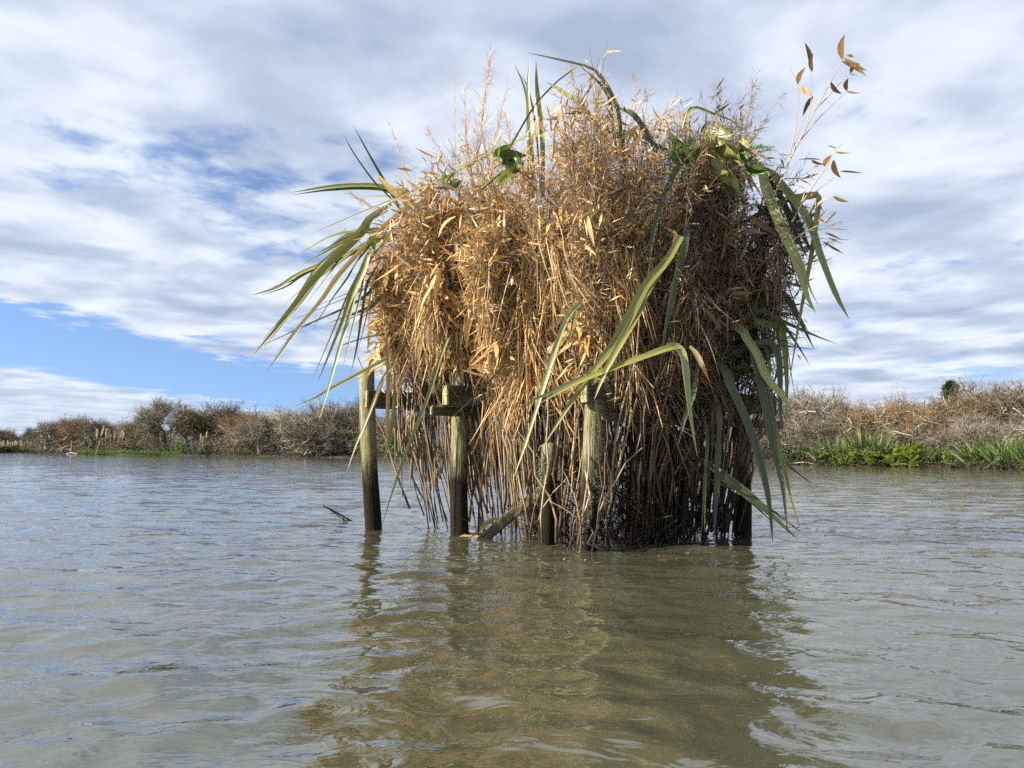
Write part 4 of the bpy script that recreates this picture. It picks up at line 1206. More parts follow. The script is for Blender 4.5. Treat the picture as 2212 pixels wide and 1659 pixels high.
# tall feathery plumes sticking out of the top
def feather(root_px, tip_px, Y, n, label, mat='straw', seed=0, width=1.0):
    rng = np.random.default_rng(seed)
    a, b = at(*root_px, Y), at(*tip_px, Y + rng.normal() * 0.05)
    rt = thing('feathery_spray', label, 'dry grass', a)
    d = np.array(b - a); L = np.linalg.norm(d); d /= L
    pts = [np.array([0.0, 0, 0]), d * L * 0.5 + rng.normal(size=3) * 0.012, d * L]
    tb = Tub(); tb.add(np.array([np.array(v) for v in catmull([tuple(p) for p in pts], 7)]), np.linspace(0.0045, 0.0012, 7), 4, 0.4)
    link('stem', tb.mesh('spray_stem'), rt, M['straw'])
    rb = Rib()
    s = rng.uniform(0.22, 1.0, n)
    p = np.outer(s * L, d)
    d1 = unit(np.tile(d, (n, 1)) + rng.normal(size=(n, 3)) * 0.38)
    L1 = rng.uniform(0.06, 0.18, n) * width * (1.25 - 0.7 * s)
    rb.add(p, d1, L1, rng.uniform(0.0018, 0.003, n), rng.normal(size=(n, 3)) * 0.02, 2, 'twig', rng.random(n), rng=rng)
    for rep in range(3):
        q = p + d1 * (L1 * rng.uniform(0.2, 1, n))[:, None]
        rb.add(q, unit(d1 + rng.normal(size=(n, 3)) * 0.4), rng.uniform(0.03, 0.085, n) * width, rng.uniform(0.0016, 0.0032, n), None, 1, 'twig', rng.random(n), rng=rng)
    link('twigs', rb.mesh('spray_twigs'), rt, M[mat], kind='stuff')
YL = lambda x: PF.y + (PL.y - PF.y) * (1265 - x) / (1265 - 807) - 0.15 if x < 1265 else PF.y + (PR.y - PF.y) * (x - 1265) / (1604 - 1265) - 0.15
for i, (r, t, n, w, lab) in enumerate([
    ((1020, 440), (1058, 128), 120, 1.1, 'tallest feathery dry spray rising left of the upright green blades'),
    ((1012, 430), (1003, 190), 60, 0.9, 'feathery dry spray just left of the tallest one'),
    ((1040, 430), (1095, 190), 60, 0.9, 'feathery spray leaning right beside the tallest one'),
    ((985, 480), (982, 150), 14, 0.5, 'thin bare stalk standing alone left of the tall sprays'),
    ((900, 440), (840, 265), 26, 0.8, 'sparse spray leaning left above the left end'),
    ((985, 400), (925, 285), 30, 0.8, 'sparse forked spray above the left shoulder of the brush'),
    ((1270, 300), (1232, 150), 46, 0.8, 'fine spray on the front hump under the bent dark leaf'),
    ((1290, 300), (1300, 170), 40, 0.8, 'fine spray at the middle of the front hump'),
    ((1370, 300), (1372, 165), 16, 0.7, 'thin grass stalk on the right of the front hump'),
    ((1385, 310), (1400, 200), 14, 0.7, 'thin stalk at the right edge of the front hump'),
    ((1400, 330), (1420, 265), 30, 0.7, 'small twiggy spray in the notch between the humps'),
    ((1560, 340), (1556, 190), 44, 0.7, 'twiggy spray above the wilted yellow leaves'),
    ((1600, 350), (1632, 160), 60, 0.8, 'tall twiggy spray right of the wilted yellow leaves'),
    ((1610, 330), (1690, 205), 22, 0.7, 'twig leaning right towards the bamboo branches'),
    ((1210, 330), (1225, 235), 40, 0.8, 'short spray on the left slope of the front hump'),
    ((1120, 370), (1090, 250), 40, 0.8, 'short spray in front of the green broad leaves'),
    ((830, 470), (760, 420), 36, 0.9, 'spray pointing left at the left end of the top'),
    ((830, 560), (745, 500), 36, 0.9, 'spray pointing left below the green blades'),
    ((1690, 560), (1800, 520), 30, 0.9, 'spray pointing right from the right end'),
    ((1690, 600), (1790, 560), 30, 0.9, 'lower spray pointing right from the right end'),
]):
    feather(r, t, YL(r[0]), n, lab, 'straw' if r[0] < 1450 else 'greybrown_shade', 200 + i, w)

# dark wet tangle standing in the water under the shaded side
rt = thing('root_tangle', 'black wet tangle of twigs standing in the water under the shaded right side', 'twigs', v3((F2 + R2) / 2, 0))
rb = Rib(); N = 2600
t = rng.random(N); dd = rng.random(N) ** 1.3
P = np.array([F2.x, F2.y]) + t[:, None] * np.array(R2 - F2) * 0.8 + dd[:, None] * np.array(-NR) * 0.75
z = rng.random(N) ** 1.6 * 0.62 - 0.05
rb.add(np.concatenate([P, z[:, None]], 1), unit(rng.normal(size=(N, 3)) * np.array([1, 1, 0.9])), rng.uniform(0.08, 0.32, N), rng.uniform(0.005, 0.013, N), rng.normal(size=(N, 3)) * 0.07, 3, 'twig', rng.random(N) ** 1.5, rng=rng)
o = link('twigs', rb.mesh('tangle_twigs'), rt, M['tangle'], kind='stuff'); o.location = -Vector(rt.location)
rt = thing('root_tangle', 'small dark tangle of wet twigs in the water around the short post', 'twigs', v3(PT.xy, 0))
rb = Rib(); N = 300
P = np.array(on_water(1150, 1150)) + rng.normal(size=(N, 3)) * np.array([0.28, 0.22, 0.0]) + np.array([0, 0, 1]) * (rng.random(N)[:, None] ** 2 * 0.22 - 0.03)
rb.add(P, unit(rng.normal(size=(N, 3)) * np.array([1, 1, 0.5])), rng.uniform(0.06, 0.24, N), rng.uniform(0.004, 0.010, N), rng.normal(size=(N, 3)) * 0.05, 3, 'twig', rng.random(N), rng=rng)
o = link('twigs', rb.mesh('tangle_twigs'), rt, M['tangle'], kind='stuff'); o.location = -Vector(rt.location)

# ------------------------------------------------------------------ green flax leaves
def flax_mesh(pts, w, seed, wide=0.35, n=18, fold=0.35, twist=0.0):
    """pts world, w = greatest width in m"""
    rng = np.random.default_rng(seed)
    C = np.array([tuple(p) for p in catmull(pts, n)])
    tg = unit(np.gradient(C, axis=0))
    face = unit(np.array([rng.normal() * 0.35, -1.0, rng.normal() * 0.35 + 0.25]))
    V, U, VV = [], [], []
    for i in range(n):
        t = i / (n - 1)
        sd = unit(np.cross(tg[i], face)); nm = np.cross(sd, tg[i])
        a = twist * t + 0.35 * math.sin(2.6 * t + seed * 1.3)
        sd, nm = sd * math.cos(a) + nm * math.sin(a), nm * math.cos(a) - sd * math.sin(a)
        prof = (wide + (1 - wide) * min(1, t / 0.35)) * (1 - max(0, (t - 0.45) / 0.55) ** 1.8 * 0.95) * (1 + 0.05 * math.sin(9 * t + seed) + 0.04 * rng.normal())
        h = w * 0.5 * prof
        for s in (-1, -0.5, 0, 0.5, 1):
            V.append(C[i] + sd * s * h + nm * (abs(s) * fold * h)); U.append(t); VV.append(s)
    F = []
    for i in range(n - 1):
        for j in range(4):
            q = i * 5 + j
            F.append((q, q + 1, q + 6, q + 5))
    return np_mesh('flax_leaf', V, F, {'u': U, 'v': VV}, True)
LEAFN = [0]
DRAPE = 0.16      # how far the draped leaves lie outside the post line
def flax_part(root, pts, Ys, wpx, mat, name='leaf', tuck=0.0, **kw):
    n = len(pts)
    if not isinstance(Ys, (tuple, list)): Ys = (Ys, Ys)
    Ys = tuple(y - DRAPE for y in Ys)
    P = [at(x, y, Ys[0] + (Ys[1] - Ys[0]) * i / (n - 1)) for i, (x, y) in enumerate(pts)]
    if tuck:
        P.insert(0, P[0] + (P[0] - P[1]).normalized() * tuck + Vector((0, tuck * 0.9, 0)))
    LEAFN[0] += 1
    me = flax_mesh(P, wpx * 0.86 * (sum(Ys) / 2) / FPX, 300 + LEAFN[0], **kw)
    if root is None:
        o = link('flax_leaf', me, None, M[mat]); return o
    o = link(name, me, root, M[mat]); o.location = -Vector(root.location)
    return o
def fan(label, basepx, Y, leaves, cat='flax', group=None, extra=0):
    rt = thing('flax_fan', label, cat, at(*basepx, Y), group)
    rr = random.Random(len(label))
    for pts, Ys, w, mat, *kw in leaves:
        k_ = {'tuck': 0.28, **(kw[0] if kw else {})}
        flax_part(rt, pts, Ys, w, mat, **k_)
        for c in range(extra):                # thinner companion blades of the same plant
            dx, dy = rr.uniform(-16, 16), rr.uniform(-14, 14)
            f = rr.uniform(0.55, 1.0); x0, y0 = pts[0]
            q = [(x0 + (x - x0) * f + dx * (0.3 + i / len(pts)), y0 + (y - y0) * f + dy * (0.3 + i / len(pts))) for i, (x, y) in enumerate(pts)]
            yy = Ys if isinstance(Ys, (tuple, list)) else (Ys, Ys)
            flax_part(rt, q, tuple(v + rr.uniform(0.02, 0.18) for v in yy), w * rr.uniform(0.3, 0.6), rr.choice([mat, 'flax', 'flax_dark', 'flax_dark']), **k_)
    return rt
GF = 'flax fans tucked into the brush'
fan('long green flax blades sweeping down to the left, lowest reaching below the post top', (790, 505), 5.95, [
    ([(800, 470), (776, 506), (694, 585), (628, 673), (545, 770)], (6.0, 5.75), 23, 'flax'),
    ([(795, 480), (776, 506), (690, 575), (635, 655), (560, 745)], (6.02, 5.8), 12, 'flax_pale'),
    ([(800, 500), (759, 502), (710, 514), (644, 550)], (6.0, 5.85), 16, 'flax'),
    ([(800, 495), (778, 503), (710, 541), (650, 575)], (6.05, 5.9), 9, 'flax_pale'),
    ([(790, 530), (740, 555), (650, 590), (600, 621), (543, 638)], (6.05, 5.8), 15, 'flax'),
    ([(790, 525), (754, 552), (655, 624), (600, 672)], (6.1, 5.9), 15, 'flax'),
    ([(857, 462), (737, 585), (696, 643), (641, 711), (576, 802)], (5.75, 5.55), 13, 'flax_tan'),
    ([(850, 470), (745, 585), (700, 645), (650, 705), (590, 785)], (5.77, 5.6), 8, 'flax_dark'),
    ([(820, 590), (786, 643), (655, 706), (536, 760)], (6.1, 5.9), 8, 'flax_dark'),
    ([(830, 640), (789, 667), (704, 700)], (6.15, 6.0), 8, 'flax'),
    ([(850, 725), (830, 723), (778, 733), (724, 751)], (6.1, 6.0), 10, 'flax_dark'),
    ([(860, 765), (830, 778), (710, 842), (672, 864), (600, 893)], (6.15, 5.9), 7, 'flax_pale'),
], group=GF, extra=2)
fan('narrow green flax blades hanging straight down left of the leftmost post', (790, 570), 5.9, [
    ([(800, 545), (785, 585), (759, 640), (737, 700), (688, 821)], (5.9, 5.8), 17, 'flax'),
    ([(790, 570), (773, 610), (756, 678), (735, 747), (710, 837), (690, 907)], (5.92, 5.75), 11, 'flax_pale'),
    ([(795, 610), (787, 645), (772, 741), (759, 804)], (6.0, 5.95), 7, 'flax_dark'),
    ([(805, 620), (790, 690), (770, 770)], (6.0, 5.95), 4, 'flax_tan'),
    ([(840, 800), (822, 830), (795, 900), (770, 960), (748, 1022)], (5.85, 5.75), 8, 'flax_tan'),
], group=GF, extra=1)
fan('two flat green flax blades pointing left at the top left of the brush', (815, 402), 5.9, [
    ([(850, 412), (805, 401), (720, 403), (629, 416)], (5.95, 5.8), 14, 'flax'),
    ([(850, 418), (800, 407), (715, 410), (632, 421)], (5.97, 5.82), 9, 'flax_dark'),
    ([(870, 430), (820, 424), (750, 428)], (6.0, 5.95), 6, 'flax_pale'),
], group=GF)
fan('two thin flax blades standing up at the top left of the brush', (840, 410), 5.9, [
    ([(858, 440), (830, 392), (795, 330), (764, 272)], (5.9, 5.85), 9, 'flax_dark'),
    ([(840, 425), (810, 395), (770, 340), (741, 290)], (5.9, 5.85), 6, 'flax_dark'),
], group=GF)
fan('upright cluster of dark green flax blades left of the front hump', (1150, 300), 5.3, [
    ([(1148, 320), (1145, 270), (1141, 190), (1145, 120)], 5.3, 13, 'flax', dict(wide=0.8)),
    ([(1172, 320), (1170, 270), (1160, 191), (1158, 129)], 5.32, 14, 'flax', dict(wide=0.8)),
    ([(1142, 320), (1141, 285), (1140, 220), (1129, 177), (1110, 137)], 5.34, 9, 'flax_dark', dict(wide=0.8)),
    ([(1160, 300), (1152, 240), (1140, 190), (1126, 160)], 5.36, 5, 'flax_dark', dict(wide=0.8)),
], group=GF)
fan('dark kinked flax leaf bent into an angle above the front hump', (1320, 230), 4.95, [
    ([(1335, 245), (1325, 215), (1303, 176), (1276, 148), (1205, 129), (1140, 114)], 4.95, 14, 'flax_brown', dict(wide=0.9)),
    ([(1318, 225), (1311, 202), (1290, 175), (1251, 141)], 5.0, 10, 'flax_brown', dict(wide=0.9)),
    ([(1150, 236), (1199, 181), (1225, 160), (1251, 141)], 5.05, 5, 'flax_brown', dict(wide=0.9)),
], group=GF)
fan('short pale green cut flax pieces crossing on the front hump', (1249, 230), 5.0, [
    ([(1258, 232), (1216, 200), (1178, 176)], 5.0, 16, 'flax_pale', dict(wide=1.0)),
    ([(1248, 238), (1262, 210), (1290, 166)], 5.02, 10, 'flax_tan', dict(wide=1.0)),
], group=GF)
o = flax_part(None, [(1245, 268), (1200, 278), (1123, 304), (1000, 368), (880, 420), (780, 460), (666, 508)], (5.2, 5.7), 9, 'flax_pale', fold=0.8)
tag(o, 'long thin pale green flax leaf lying diagonally across the upper left brush', 'flax')
o = flax_part(None, [(818, 383), (850, 416), (880, 440), (903, 464)], 5.75, 22, 'flax_yellow', wide=0.5)
tag(o, 'bright yellow leaf at the top left of the brush', 'leaf')
o = flax_part(None, [(1471, 510), (1440, 563), (1393, 618), (1356, 690), (1325, 745), (1288, 792), (1236, 866), (1172, 966)], (4.72, 4.62), 25, 'flax', wide=0.75, fold=0.28)
tag(o, 'widest pale green flax leaf slanting down across the front of the blind', 'flax')
o = flax_part(None, [(1425, 590), (1400, 625), (1375, 680), (1340, 742), (1307, 804), (1284, 862)], (4.74, 4.6), 20, 'flax', wide=0.7)
tag(o, 'narrower green flax leaf lying along the right edge of the widest slanting leaf', 'flax')
o = flax_part(None, [(1470, 748), (1445, 752), (1400, 768), (1320, 797), (1240, 830), (1165, 872)], (4.7, 4.6), 20, 'flax', wide=0.8)
tag(o, 'green flax leaf crossing the wide slanting leaf from right to left below the middle', 'flax')
o = flax_part(None, [(1330, 795), (1262, 815), (1200, 843), (1120, 880)], (4.72, 4.65), 12, 'flax_dark')
tag(o, 'thin dark flax leaf just above the left half of the crossing leaf', 'flax')
o = flax_part(None, [(1440, 752), (1462, 752), (1474, 775), (1480, 825), (1488, 890), (1506, 985)], (4.7, 4.66), 24, 'flax_pale', wide=0.9, fold=0.6)
tag(o, 'pale folded flax leaf hanging down from the crossing leaf in front of the shaded side', 'flax')
o = flax_part(None, [(1490, 748), (1502, 762), (1517, 790), (1533, 826)], 4.75, 13, 'flax_orange', wide=0.5)
tag(o, 'small withered leaf with a bright orange-red tip on the shaded side', 'leaf')
o = flax_part(None, [(1252, 655), (1226, 684), (1205, 737), (1190, 784), (1166, 861), (1135, 960), (1110, 1030)], (4.85, 4.72), 14, 'flax_pale', wide=0.9)
tag(o, 'long narrow pale green flax leaf slanting down left of the widest leaf', 'flax')
o = flax_part(None, [(1245, 660), (1240, 690), (1226, 750)], 4.85, 9, 'flax')
tag(o, 'short green flax leaf tip hanging beside the long narrow leaf', 'flax')
o = flax_part(None, [(968, 730), (952, 770), (927, 850), (887, 951), (854, 1041), (820, 1153)], (5.5, 5.45), 9, 'flax', wide=0.8)
tag(o, 'narrow green flax leaf reaching down to the water between the two left posts', 'flax')
o = flax_part(None, [(838, 730), (838, 800), (837, 900), (834, 1008)], (5.95, 5.85), 11, 'flax_tan', wide=1.0)
tag(o, 'straight tan strip of dead flax hanging right of the leftmost post', 'flax')
o = flax_part(None, [(852, 800), (850, 880), (838, 960), (826, 1000)], (5.98, 5.9), 11, 'flax')
tag(o, 'green flax blade behind the tan strip by the leftmost post', 'flax')
o = flax_part(None, [(1110, 760), (1060, 820), (1010, 870), (960, 915)], (5.2, 5.3), 6, 'flax_dark')
tag(o, 'thin dark flax leaf slanting across the second post', 'flax')
fan('folded flax leaf arching over the top of the right hump', (1600, 285), 5.5, [
    ([(1484, 300), (1480, 262), (1484, 248), (1502, 233), (1547, 249), (1584, 263), (1606, 290)], (5.3, 5.6), 12, 'flax', dict(wide=0.9)),
    ([(1505, 330), (1520, 300), (1535, 280), (1545, 262)], 5.45, 12, 'flax_pale', dict(wide=1.0)),
], group=GF)
fan('dark flax blades lying against the brush in the notch right of the front hump', (1440, 330), 5.0, [
    ([(1385, 295), (1417, 317), (1456, 333), (1500, 354)], (4.95, 5.1), 18, 'flax_dark', dict(wide=0.9)),
    ([(1475, 335), (1451, 385), (1427, 440), (1408, 520), (1398, 610)], (4.95, 4.9), 17, 'flax_dark', dict(wide=0.4)),
    ([(1482, 345), (1462, 375), (1448, 400)], 5.0, 7, 'flax_pale'),
    ([(1355, 240), (1385, 270), (1408, 310), (1415, 345)], (4.95, 5.0), 16, 'flax_dark', dict(wide=0.9)),
    ([(1480, 520), (1460, 600), (1440, 690), (1425, 800)], (4.88, 4.85), 20, 'flax_dark', dict(wide=0.7)),
], group=GF)
fan('two broad flax leaves drooping over the right end, tips pointing down right', (1670, 395), 5.55, [
    ([(1660, 370), (1683, 400), (1741, 475), (1768, 549), (1804, 638), (1833, 687)], (5.6, 5.35), 36, 'flax', dict(wide=0.4)),
    ([(1640, 360), (1652, 400), (1678, 469), (1704, 526), (1729, 589), (1744, 641), (1762, 676)], (5.5, 5.3), 25, 'flax_pale', dict(wide=0.6)),
    ([(1670, 400), (1700, 460), (1725, 520), (1745, 560)], (5.62, 5.6), 14, 'flax_dark'),
], group=GF, extra=1)
fan('flax leaf kinked sharply and hanging straight down at the far right', (1687, 437), 5.6, [
    ([(1670, 445), (1700, 432), (1758, 423), (1767, 430), (1759, 498), (1750, 560), (1729, 675), (1703, 835)], (5.6, 5.4), 19, 'flax', dict(wide=0.6)),
], group=GF)
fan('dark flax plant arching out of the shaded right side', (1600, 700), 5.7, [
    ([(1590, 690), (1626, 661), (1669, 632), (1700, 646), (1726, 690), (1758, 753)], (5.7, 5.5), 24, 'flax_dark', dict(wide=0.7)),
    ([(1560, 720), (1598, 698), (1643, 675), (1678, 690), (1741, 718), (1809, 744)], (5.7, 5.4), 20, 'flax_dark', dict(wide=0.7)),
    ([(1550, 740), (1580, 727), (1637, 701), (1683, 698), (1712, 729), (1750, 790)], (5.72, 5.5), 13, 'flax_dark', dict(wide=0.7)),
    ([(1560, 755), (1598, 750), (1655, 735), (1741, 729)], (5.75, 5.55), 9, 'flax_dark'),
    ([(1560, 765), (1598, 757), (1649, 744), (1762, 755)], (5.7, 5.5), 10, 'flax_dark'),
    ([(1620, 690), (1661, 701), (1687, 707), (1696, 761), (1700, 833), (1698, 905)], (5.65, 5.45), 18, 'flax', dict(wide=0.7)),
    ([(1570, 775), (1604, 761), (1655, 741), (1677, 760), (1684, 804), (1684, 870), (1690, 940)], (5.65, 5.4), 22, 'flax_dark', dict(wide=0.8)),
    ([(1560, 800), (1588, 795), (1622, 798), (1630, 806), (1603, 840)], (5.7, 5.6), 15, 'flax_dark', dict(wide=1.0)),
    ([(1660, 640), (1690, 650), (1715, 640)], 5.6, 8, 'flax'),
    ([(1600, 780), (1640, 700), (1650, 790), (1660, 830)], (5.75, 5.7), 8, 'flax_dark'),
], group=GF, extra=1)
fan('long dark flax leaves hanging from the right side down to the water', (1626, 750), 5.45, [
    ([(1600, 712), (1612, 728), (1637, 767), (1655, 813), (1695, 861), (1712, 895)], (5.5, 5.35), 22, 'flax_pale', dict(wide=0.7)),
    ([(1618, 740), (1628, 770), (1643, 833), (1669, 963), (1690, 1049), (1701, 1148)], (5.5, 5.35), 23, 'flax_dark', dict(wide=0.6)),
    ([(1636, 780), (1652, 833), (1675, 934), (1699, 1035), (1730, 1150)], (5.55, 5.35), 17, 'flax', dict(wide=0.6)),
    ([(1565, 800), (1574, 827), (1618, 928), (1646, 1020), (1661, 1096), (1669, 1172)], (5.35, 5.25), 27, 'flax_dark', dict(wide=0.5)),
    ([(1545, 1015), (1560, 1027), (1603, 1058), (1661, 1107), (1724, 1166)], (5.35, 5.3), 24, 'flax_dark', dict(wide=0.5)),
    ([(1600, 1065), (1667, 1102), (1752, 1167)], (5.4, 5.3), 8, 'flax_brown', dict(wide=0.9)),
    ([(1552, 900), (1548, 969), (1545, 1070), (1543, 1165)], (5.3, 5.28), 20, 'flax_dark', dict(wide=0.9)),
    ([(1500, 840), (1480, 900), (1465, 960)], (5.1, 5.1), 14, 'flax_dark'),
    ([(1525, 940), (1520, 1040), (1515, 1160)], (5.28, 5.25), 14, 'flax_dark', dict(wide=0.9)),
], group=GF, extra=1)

# ------------------------------------------------------------------ bamboo branches at the upper right (traced in a close-up: x0,y0 scale)
def c3(x, y): return ((1640 + x * 0.3014) * 0.8641, (60 + y * 0.3014) * 0.8641)
def branch(label, main, twigs, leaves, Y, name='bamboo_branch'):
    Y -= 0.3
    rt = thing(name, label, 'bamboo', at(*c3(*main[0]), Y))
    def pth(pts, y0, y1): return np.array([tuple(p) for p in catmull([at(*c3(*p), y0 + (y1 - y0) * i / (len(pts) - 1)) for i, p in enumerate(pts)], 3 * len(pts))])
    tb = Tub(); q = pth(main, Y, Y - 0.12); tb.add(q, np.linspace(0.0062, 0.003, len(q)), 5)
    o = link('stem', tb.mesh('bamboo_stem'), rt, M['bamboo_stem']); o.location = -Vector(rt.location)
    for i, t in enumerate(twigs):
        tb = Tub(); q = pth(t, Y - 0.05, Y - 0.05 + 0.10 * math.sin(i * 2.1)); tb.add(q, np.linspace(0.004, 0.0016, len(q)), 4)
        o = link('twig', tb.mesh('bamboo_twig'), rt, M['bamboo_stem']); o.location = -Vector(rt.location)
    for i, (a, b, w, mat) in enumerate(leaves):
        ya = Y - 0.05 + 0.06 * math.sin(i * 1.7)
        A, B = at(*c3(*a), ya), at(*c3(*b), ya + 0.04 * math.cos(i * 2.3))
        l = link('leaf', DLS[i % len(DLS)], rt, M[mat])
        L = (B - A).length
        sx = (w * 0.3014 * 0.8641 * Y / FPX) / 0.145
        place(l, rt, A, B - A, (sx, L, min(L, sx)), (0.25 * math.sin(i * 3.1)))
BR, TA, PA, OR = 'leaf_backlit', 'leaf_straw', 'leaf_pale', 'leaf_orange'
branch('tallest bamboo branch with brown and tan leaves, leaning up right against the sky', [(950, 1490), (1100, 1150), (1190, 970), (1290, 770), (1450, 480), (1540, 300)],
    [[(1180, 985), (1380, 750), (1580, 560)], [(1320, 720), (1500, 520), (1620, 400)], [(1250, 850), (1290, 600), (1285, 390)], [(1110, 1110), (1170, 750), (1175, 500), (1100, 360)], [(1140, 1020), (1190, 880), (1235, 760)], [(1540, 300), (1580, 250), (1640, 255)]],
    [((1545, 295), (1562, 95), 62, BR), ((1282, 345), (1245, 150), 58, BR), ((1295, 395), (1300, 245), 45, BR), ((1175, 500), (1242, 350), 48, BR), ((1185, 520), (1297, 602), 48, PA), ((1302, 600), (1225, 760), 46, BR),
     ((1450, 485), (1540, 578), 40, BR), ((1580, 552), (1597, 450), 48, BR), ((1580, 555), (1702, 578), 34, PA), ((1545, 310), (1742, 418), 50, TA), ((1560, 285), (1695, 332), 34, PA), ((1610, 412), (1672, 422), 30, PA), ((1572, 258), (1650, 275), 26, PA), ((1640, 360), (1615, 410), 40, BR), ((1660, 330), (1750, 385), 30, TA)], 5.55)
branch('shorter bamboo branch with curled brown leaves, right of the tallest branch', [(1130, 1640), (1250, 1420), (1400, 1200), (1490, 1040)],
    [[(1180, 1560), (1270, 1300), (1350, 1170)], [(1215, 1480), (1350, 1370), (1480, 1270)], [(1165, 1650), (1340, 1510), (1470, 1430)], [(1490, 1040), (1550, 990)]],
    [((1360, 1125), (1175, 1130), 40, BR), ((1490, 1030), (1425, 1000), 34, BR), ((1490, 1062), (1618, 1070), 38, TA), ((1470, 1130), (1530, 1275), 50, BR), ((1525, 1222), (1712, 1240), 28, 'leaf_brown'), ((1400, 1185), (1455, 1090), 54, BR),
     ((1290, 1130), (1400, 1165), 36, BR), ((1470, 1430), (1602, 1468), 44, OR), ((1340, 1512), (1425, 1440), 38, PA)], 5.45)
branch('low bamboo twig with thin dark leaves sticking out at the right end', [(1120, 1800), (1250, 1720), (1400, 1640), (1500, 1550)],
    [[(1250, 1720), (1380, 1700), (1560, 1640)], [(1200, 1760), (1400, 1780), (1600, 1790)]],
    [((1340, 1640), (1420, 1545), 22, BR), ((1400, 1650), (1500, 1555), 16, BR), ((1400, 1690), (1560, 1635), 18, BR), ((1420, 1700), (1590, 1700), 20, BR), ((1400, 1730), (1540, 1790), 20, BR), ((1430, 1770), (1560, 1830), 18, BR), ((1380, 1800), (1530, 1880), 18, BR), ((1420, 1830), (1560, 1900), 18, BR)], 5.6)

# ------------------------------------------------------------------ broad leaves tucked in at the top
def broad_plant(label, basepx, Y, leaves, stems=()):
    Y -= 0.32
    rt = thing('broadleaf_cutting', label, 'leafy plant', at(*basepx, Y))
    for i, (a, b, w, mat, wilt) in enumerate(leaves):
        A, B = at(*a, Y - 0.03 * (i % 3)), at(*b, Y - 0.06 + 0.05 * math.sin(i * 1.9))
        l = link('leaf', (WILT if wilt else BROAD)[i % 3], rt, M[mat])
        L = (B - A).length * (1.2 if wilt else 0.95); wx = w * (1.0 if wilt else 0.85) * Y / FPX / 0.92
        place(l, rt, A, B - A, (wx, L, L * 0.8), -1.35 + 0.5 * math.sin(i * 2.7) if not wilt else -1.3 + 0.9 * math.sin(i * 2.7))
    for pts in stems:
        tb = Tub(); tb.add(np.array([tuple(at(*p, Y + 0.02)) for p in pts]), 0.008, 5)
        o = link('stalk', tb.mesh('leaf_stalk'), rt, M['shrubgreen']); o.location = -Vector(rt.location)
broad_plant('glossy green broad leaves on the left of the right hump', (1490, 345), 5.15, [
    ((1482, 350), (1438, 285), 52, 'broad_green', 0), ((1490, 352), (1486, 282), 70, 'broad_green', 0), ((1500, 350), (1520, 292), 50, 'broad_green', 0), ((1478, 355), (1456, 330), 40, 'broad_green', 0)])
broad_plant('wilted yellow-green crumpled leaves on top of the right hump', (1550, 330), 5.2, [
    ((1520, 290), (1575, 300), 60, 'broad_yellow', 1), ((1530, 300), (1545, 345), 58, 'broad_yellow', 1), ((1560, 300), (1588, 350), 52, 'broad_yellow', 1), ((1540, 340), (1560, 385), 40, 'broad_yellow', 1),
    ((1565, 370), (1592, 425), 34, 'broad_yellow', 1), ((1535, 350), (1575, 372), 30, 'broad_yellow', 1), ((1595, 330), (1630, 375), 34, 'broad_green', 1), ((1610, 330), (1600, 300), 30, 'broad_yellow', 1)], [[(1535, 355), (1560, 395), (1578, 430)]])
broad_plant('green broad leaves beside the upright flax blades, left of the front hump', (1090, 350), 5.3, [
    ((1075, 340), (1100, 302), 40, 'broad_green', 0), ((1085, 345), (1135, 330), 44, 'broad_green', 0), ((1080, 350), (1072, 300), 36, 'broad_lime', 0), ((1095, 350), (1130, 362), 40, 'broad_green', 1), ((1080, 395), (1120, 350), 26, 'broad_lime', 0)], [[(1040, 410), (1080, 375), (1120, 352)]])
broad_plant('green leaf pair on the left shoulder of the brush', (965, 390), 5.5, [
    ((960, 395), (958, 352), 34, 'broad_green', 0), ((965, 398), (980, 365), 36, 'broad_lime', 0), ((975, 400), (1000, 385), 24, 'broad_green', 0)])
broad_plant('lime green cluster of leaves half buried at the left end of the brush', (820, 520), 5.8, [
    ((815, 525), (795, 505), 28, 'broad_lime', 0), ((830, 520), (850, 500), 30, 'broad_lime', 0), ((880, 420), (862, 408), 26, 'broad_lime', 0), ((810, 530), (800, 545), 24, 'broad_green', 0)])
rt = thing('fern_frond', 'pale green fern frond tip at the right of the wilted yellow leaves', 'fern', at(1620, 322, 5.3))
tb = Tub(); P0, P1 = at(1612, 326, 5.3), at(1672, 318, 5.25)
tb.add(np.array([tuple(P0), tuple((P0 + P1) / 2 + Vector((0, 0, 0.012))), tuple(P1)]), [0.004, 0.003, 0.001], 4)
o = link('stalk', tb.mesh('fern_stalk'), rt, M['shrubgreen']); o.location = -Vector(rt.location)
rb = Rib(); N = 44
s = np.repeat(np.linspace(0.05, 1, N // 2), 2); sg = np.tile([1, -1], N // 2)
q = np.array(P0) + np.outer(s, np.array(P1 - P0))
rb.add(q, unit(np.stack([0.7 + 0 * s, -0.2 + 0 * s, sg], -1)), 0.07 * (1.1 - s), 0.009, None, 2, 'leaf', 0.7)
o = link('leaflets', rb.mesh('fern_leaflets'), rt, M['grass'], kind='stuff'); o.location = -Vector(rt.location)

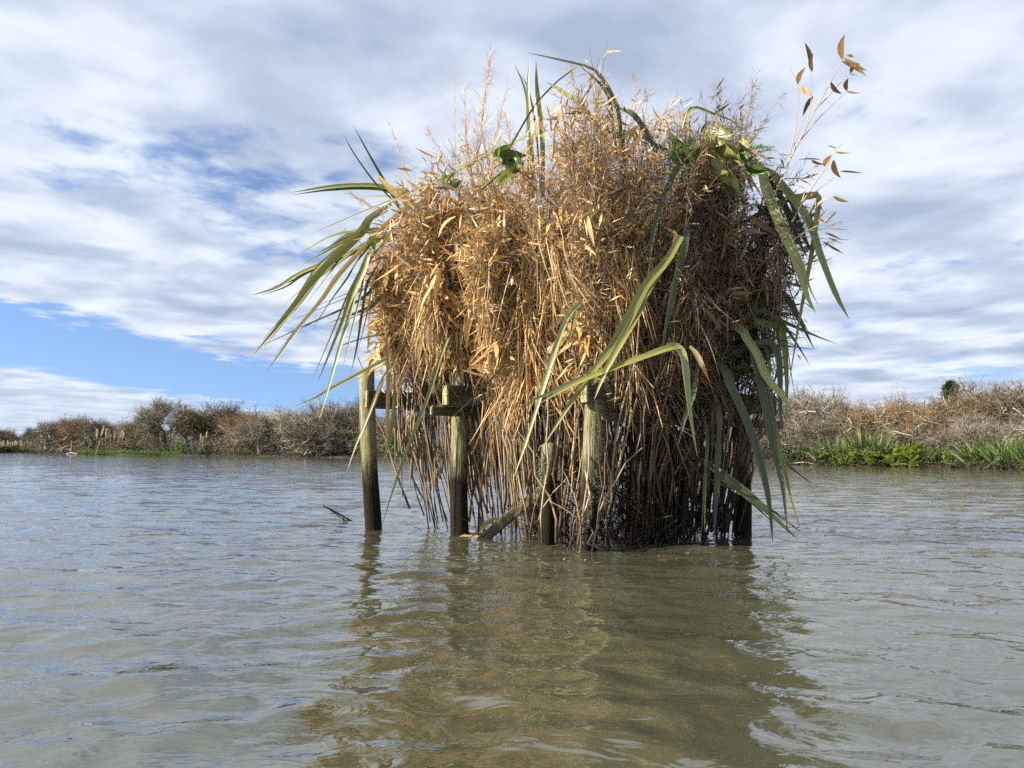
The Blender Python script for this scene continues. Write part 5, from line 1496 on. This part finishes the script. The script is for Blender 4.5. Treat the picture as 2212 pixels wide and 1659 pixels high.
# ------------------------------------------------------------------ things afloat
def stick(name, label, pts, rads, mat, cat='stick'):
    tb = Tub(); P = np.array([tuple(p) for p in catmull(pts, 9)])
    tb.add(P, np.interp(np.linspace(0, 1, 9), np.linspace(0, 1, len(rads)), rads), 6)
    o = link(name, tb.mesh(name), None, mat); return tag(o, label, cat)
D = on_water(752, 1126).y
rt = thing('floating_stick', 'brown stick poking out of the open water left of the blind', 'stick', on_water(752, 1126))
tb = Tub(); tb.add(np.array([tuple(at(698, 1092, D - 0.1)), tuple(at(730, 1109, D)), tuple(at(770, 1127, D + 0.05) - Vector((0, 0, 0.02)))]), [0.008, 0.009, 0.008], 5)
o = link('stem', tb.mesh('stick_stem'), rt, M['stem']); o.location = -Vector(rt.location)
tb = Tub(); tb.add(np.array([tuple(at(705, 1096, D - 0.1)), tuple(at(745, 1124, D - 0.06))]), [0.004, 0.005], 4)
o = link('side_twig', tb.mesh('stick_twig'), rt, M['stem_dark']); o.location = -Vector(rt.location)
rb = Rib(); N = 26
rb.add(np.tile(np.array(on_water(745, 1127)), (N, 1)) + RNG.normal(size=(N, 3)) * 0.012, unit(RNG.normal(size=(N, 3)) + np.array([0, 0, 0.7])), 0.06, 0.006, None, 2, 'leaf', RNG.random(N))
o = link('weed', rb.mesh('stick_weed'), rt, M['shrubgreen'], kind='stuff'); o.location = -Vector(rt.location)
stick('thin_twig', 'thin dark twig with a knob hanging over the water at the right of the blind', [at(1690, 995, 5.6), at(1713, 1014, 5.6), at(1750, 1042, 5.55)], [0.003, 0.006, 0.003], M['stem_dark'], 'twig')
for i, (a, b, w, mat, lab) in enumerate([((1020, 1148), (982, 1159), 10, TA, 'orange leaf floating against the second post'), ((1028, 1157), (1078, 1164), 11, OR, 'orange leaf floating right of the second post'),
        ((935, 1159), (965, 1160), 9, 'broad_lime', 'lime green leaf floating left of the second post'), ((1150, 1157), (1190, 1153), 9, OR, 'orange leaf floating by the short post'),
        ((1132, 1128), (1158, 1132), 9, 'broad_lime', 'small green leaf floating behind the short post')]):
    A, B = on_water(*a, 0.012), on_water(*b, 0.012)
    o = link('floating_leaf', DL_[(i * 3 + 1) % len(DL_)], None, M[mat])
    L = (B - A).length
    q = Vector((0, 1, 0)).rotation_difference((B - A).normalized())
    o.matrix_world = Matrix.Translation(A) @ q.to_matrix().to_4x4() @ Matrix.Diagonal((w / 10 * 0.55, L, 0.25, 1))
    tag(o, lab, 'leaf')
o = flax_part(None, [(1078, 1118), (1060, 1122), (1045, 1135), (1034, 1152)], PT.y + 0.15, 13, 'flax', wide=0.5)
tag(o, 'pale green broad leaf curled over the foot of the diagonal brace', 'leaf')

rng = np.random.default_rng(91)
rb = Rib(); N = 260
px = rng.normal(1150, 170, N); py = 1140 + 75 * rng.random(N) ** 1.8
P = np.array([tuple(on_water(x, y, 0.010)) for x, y in zip(px, py)])
a = rng.random(N) * 6.28
rb.add(P, np.stack([np.cos(a), np.sin(a), 0.03 * rng.normal(size=N)], -1), rng.uniform(0.01, 0.07, N), rng.uniform(0.002, 0.008, N), None, 2, 'leaf', rng.random(N), side=np.tile([0.0, 0, 1], (N, 1)), rng=rng)
tag(link('floating_debris', rb.mesh('floating_debris'), None, M['straw'], kind='stuff'), 'scattered bits of straw and leaf afloat around the blind', 'debris')
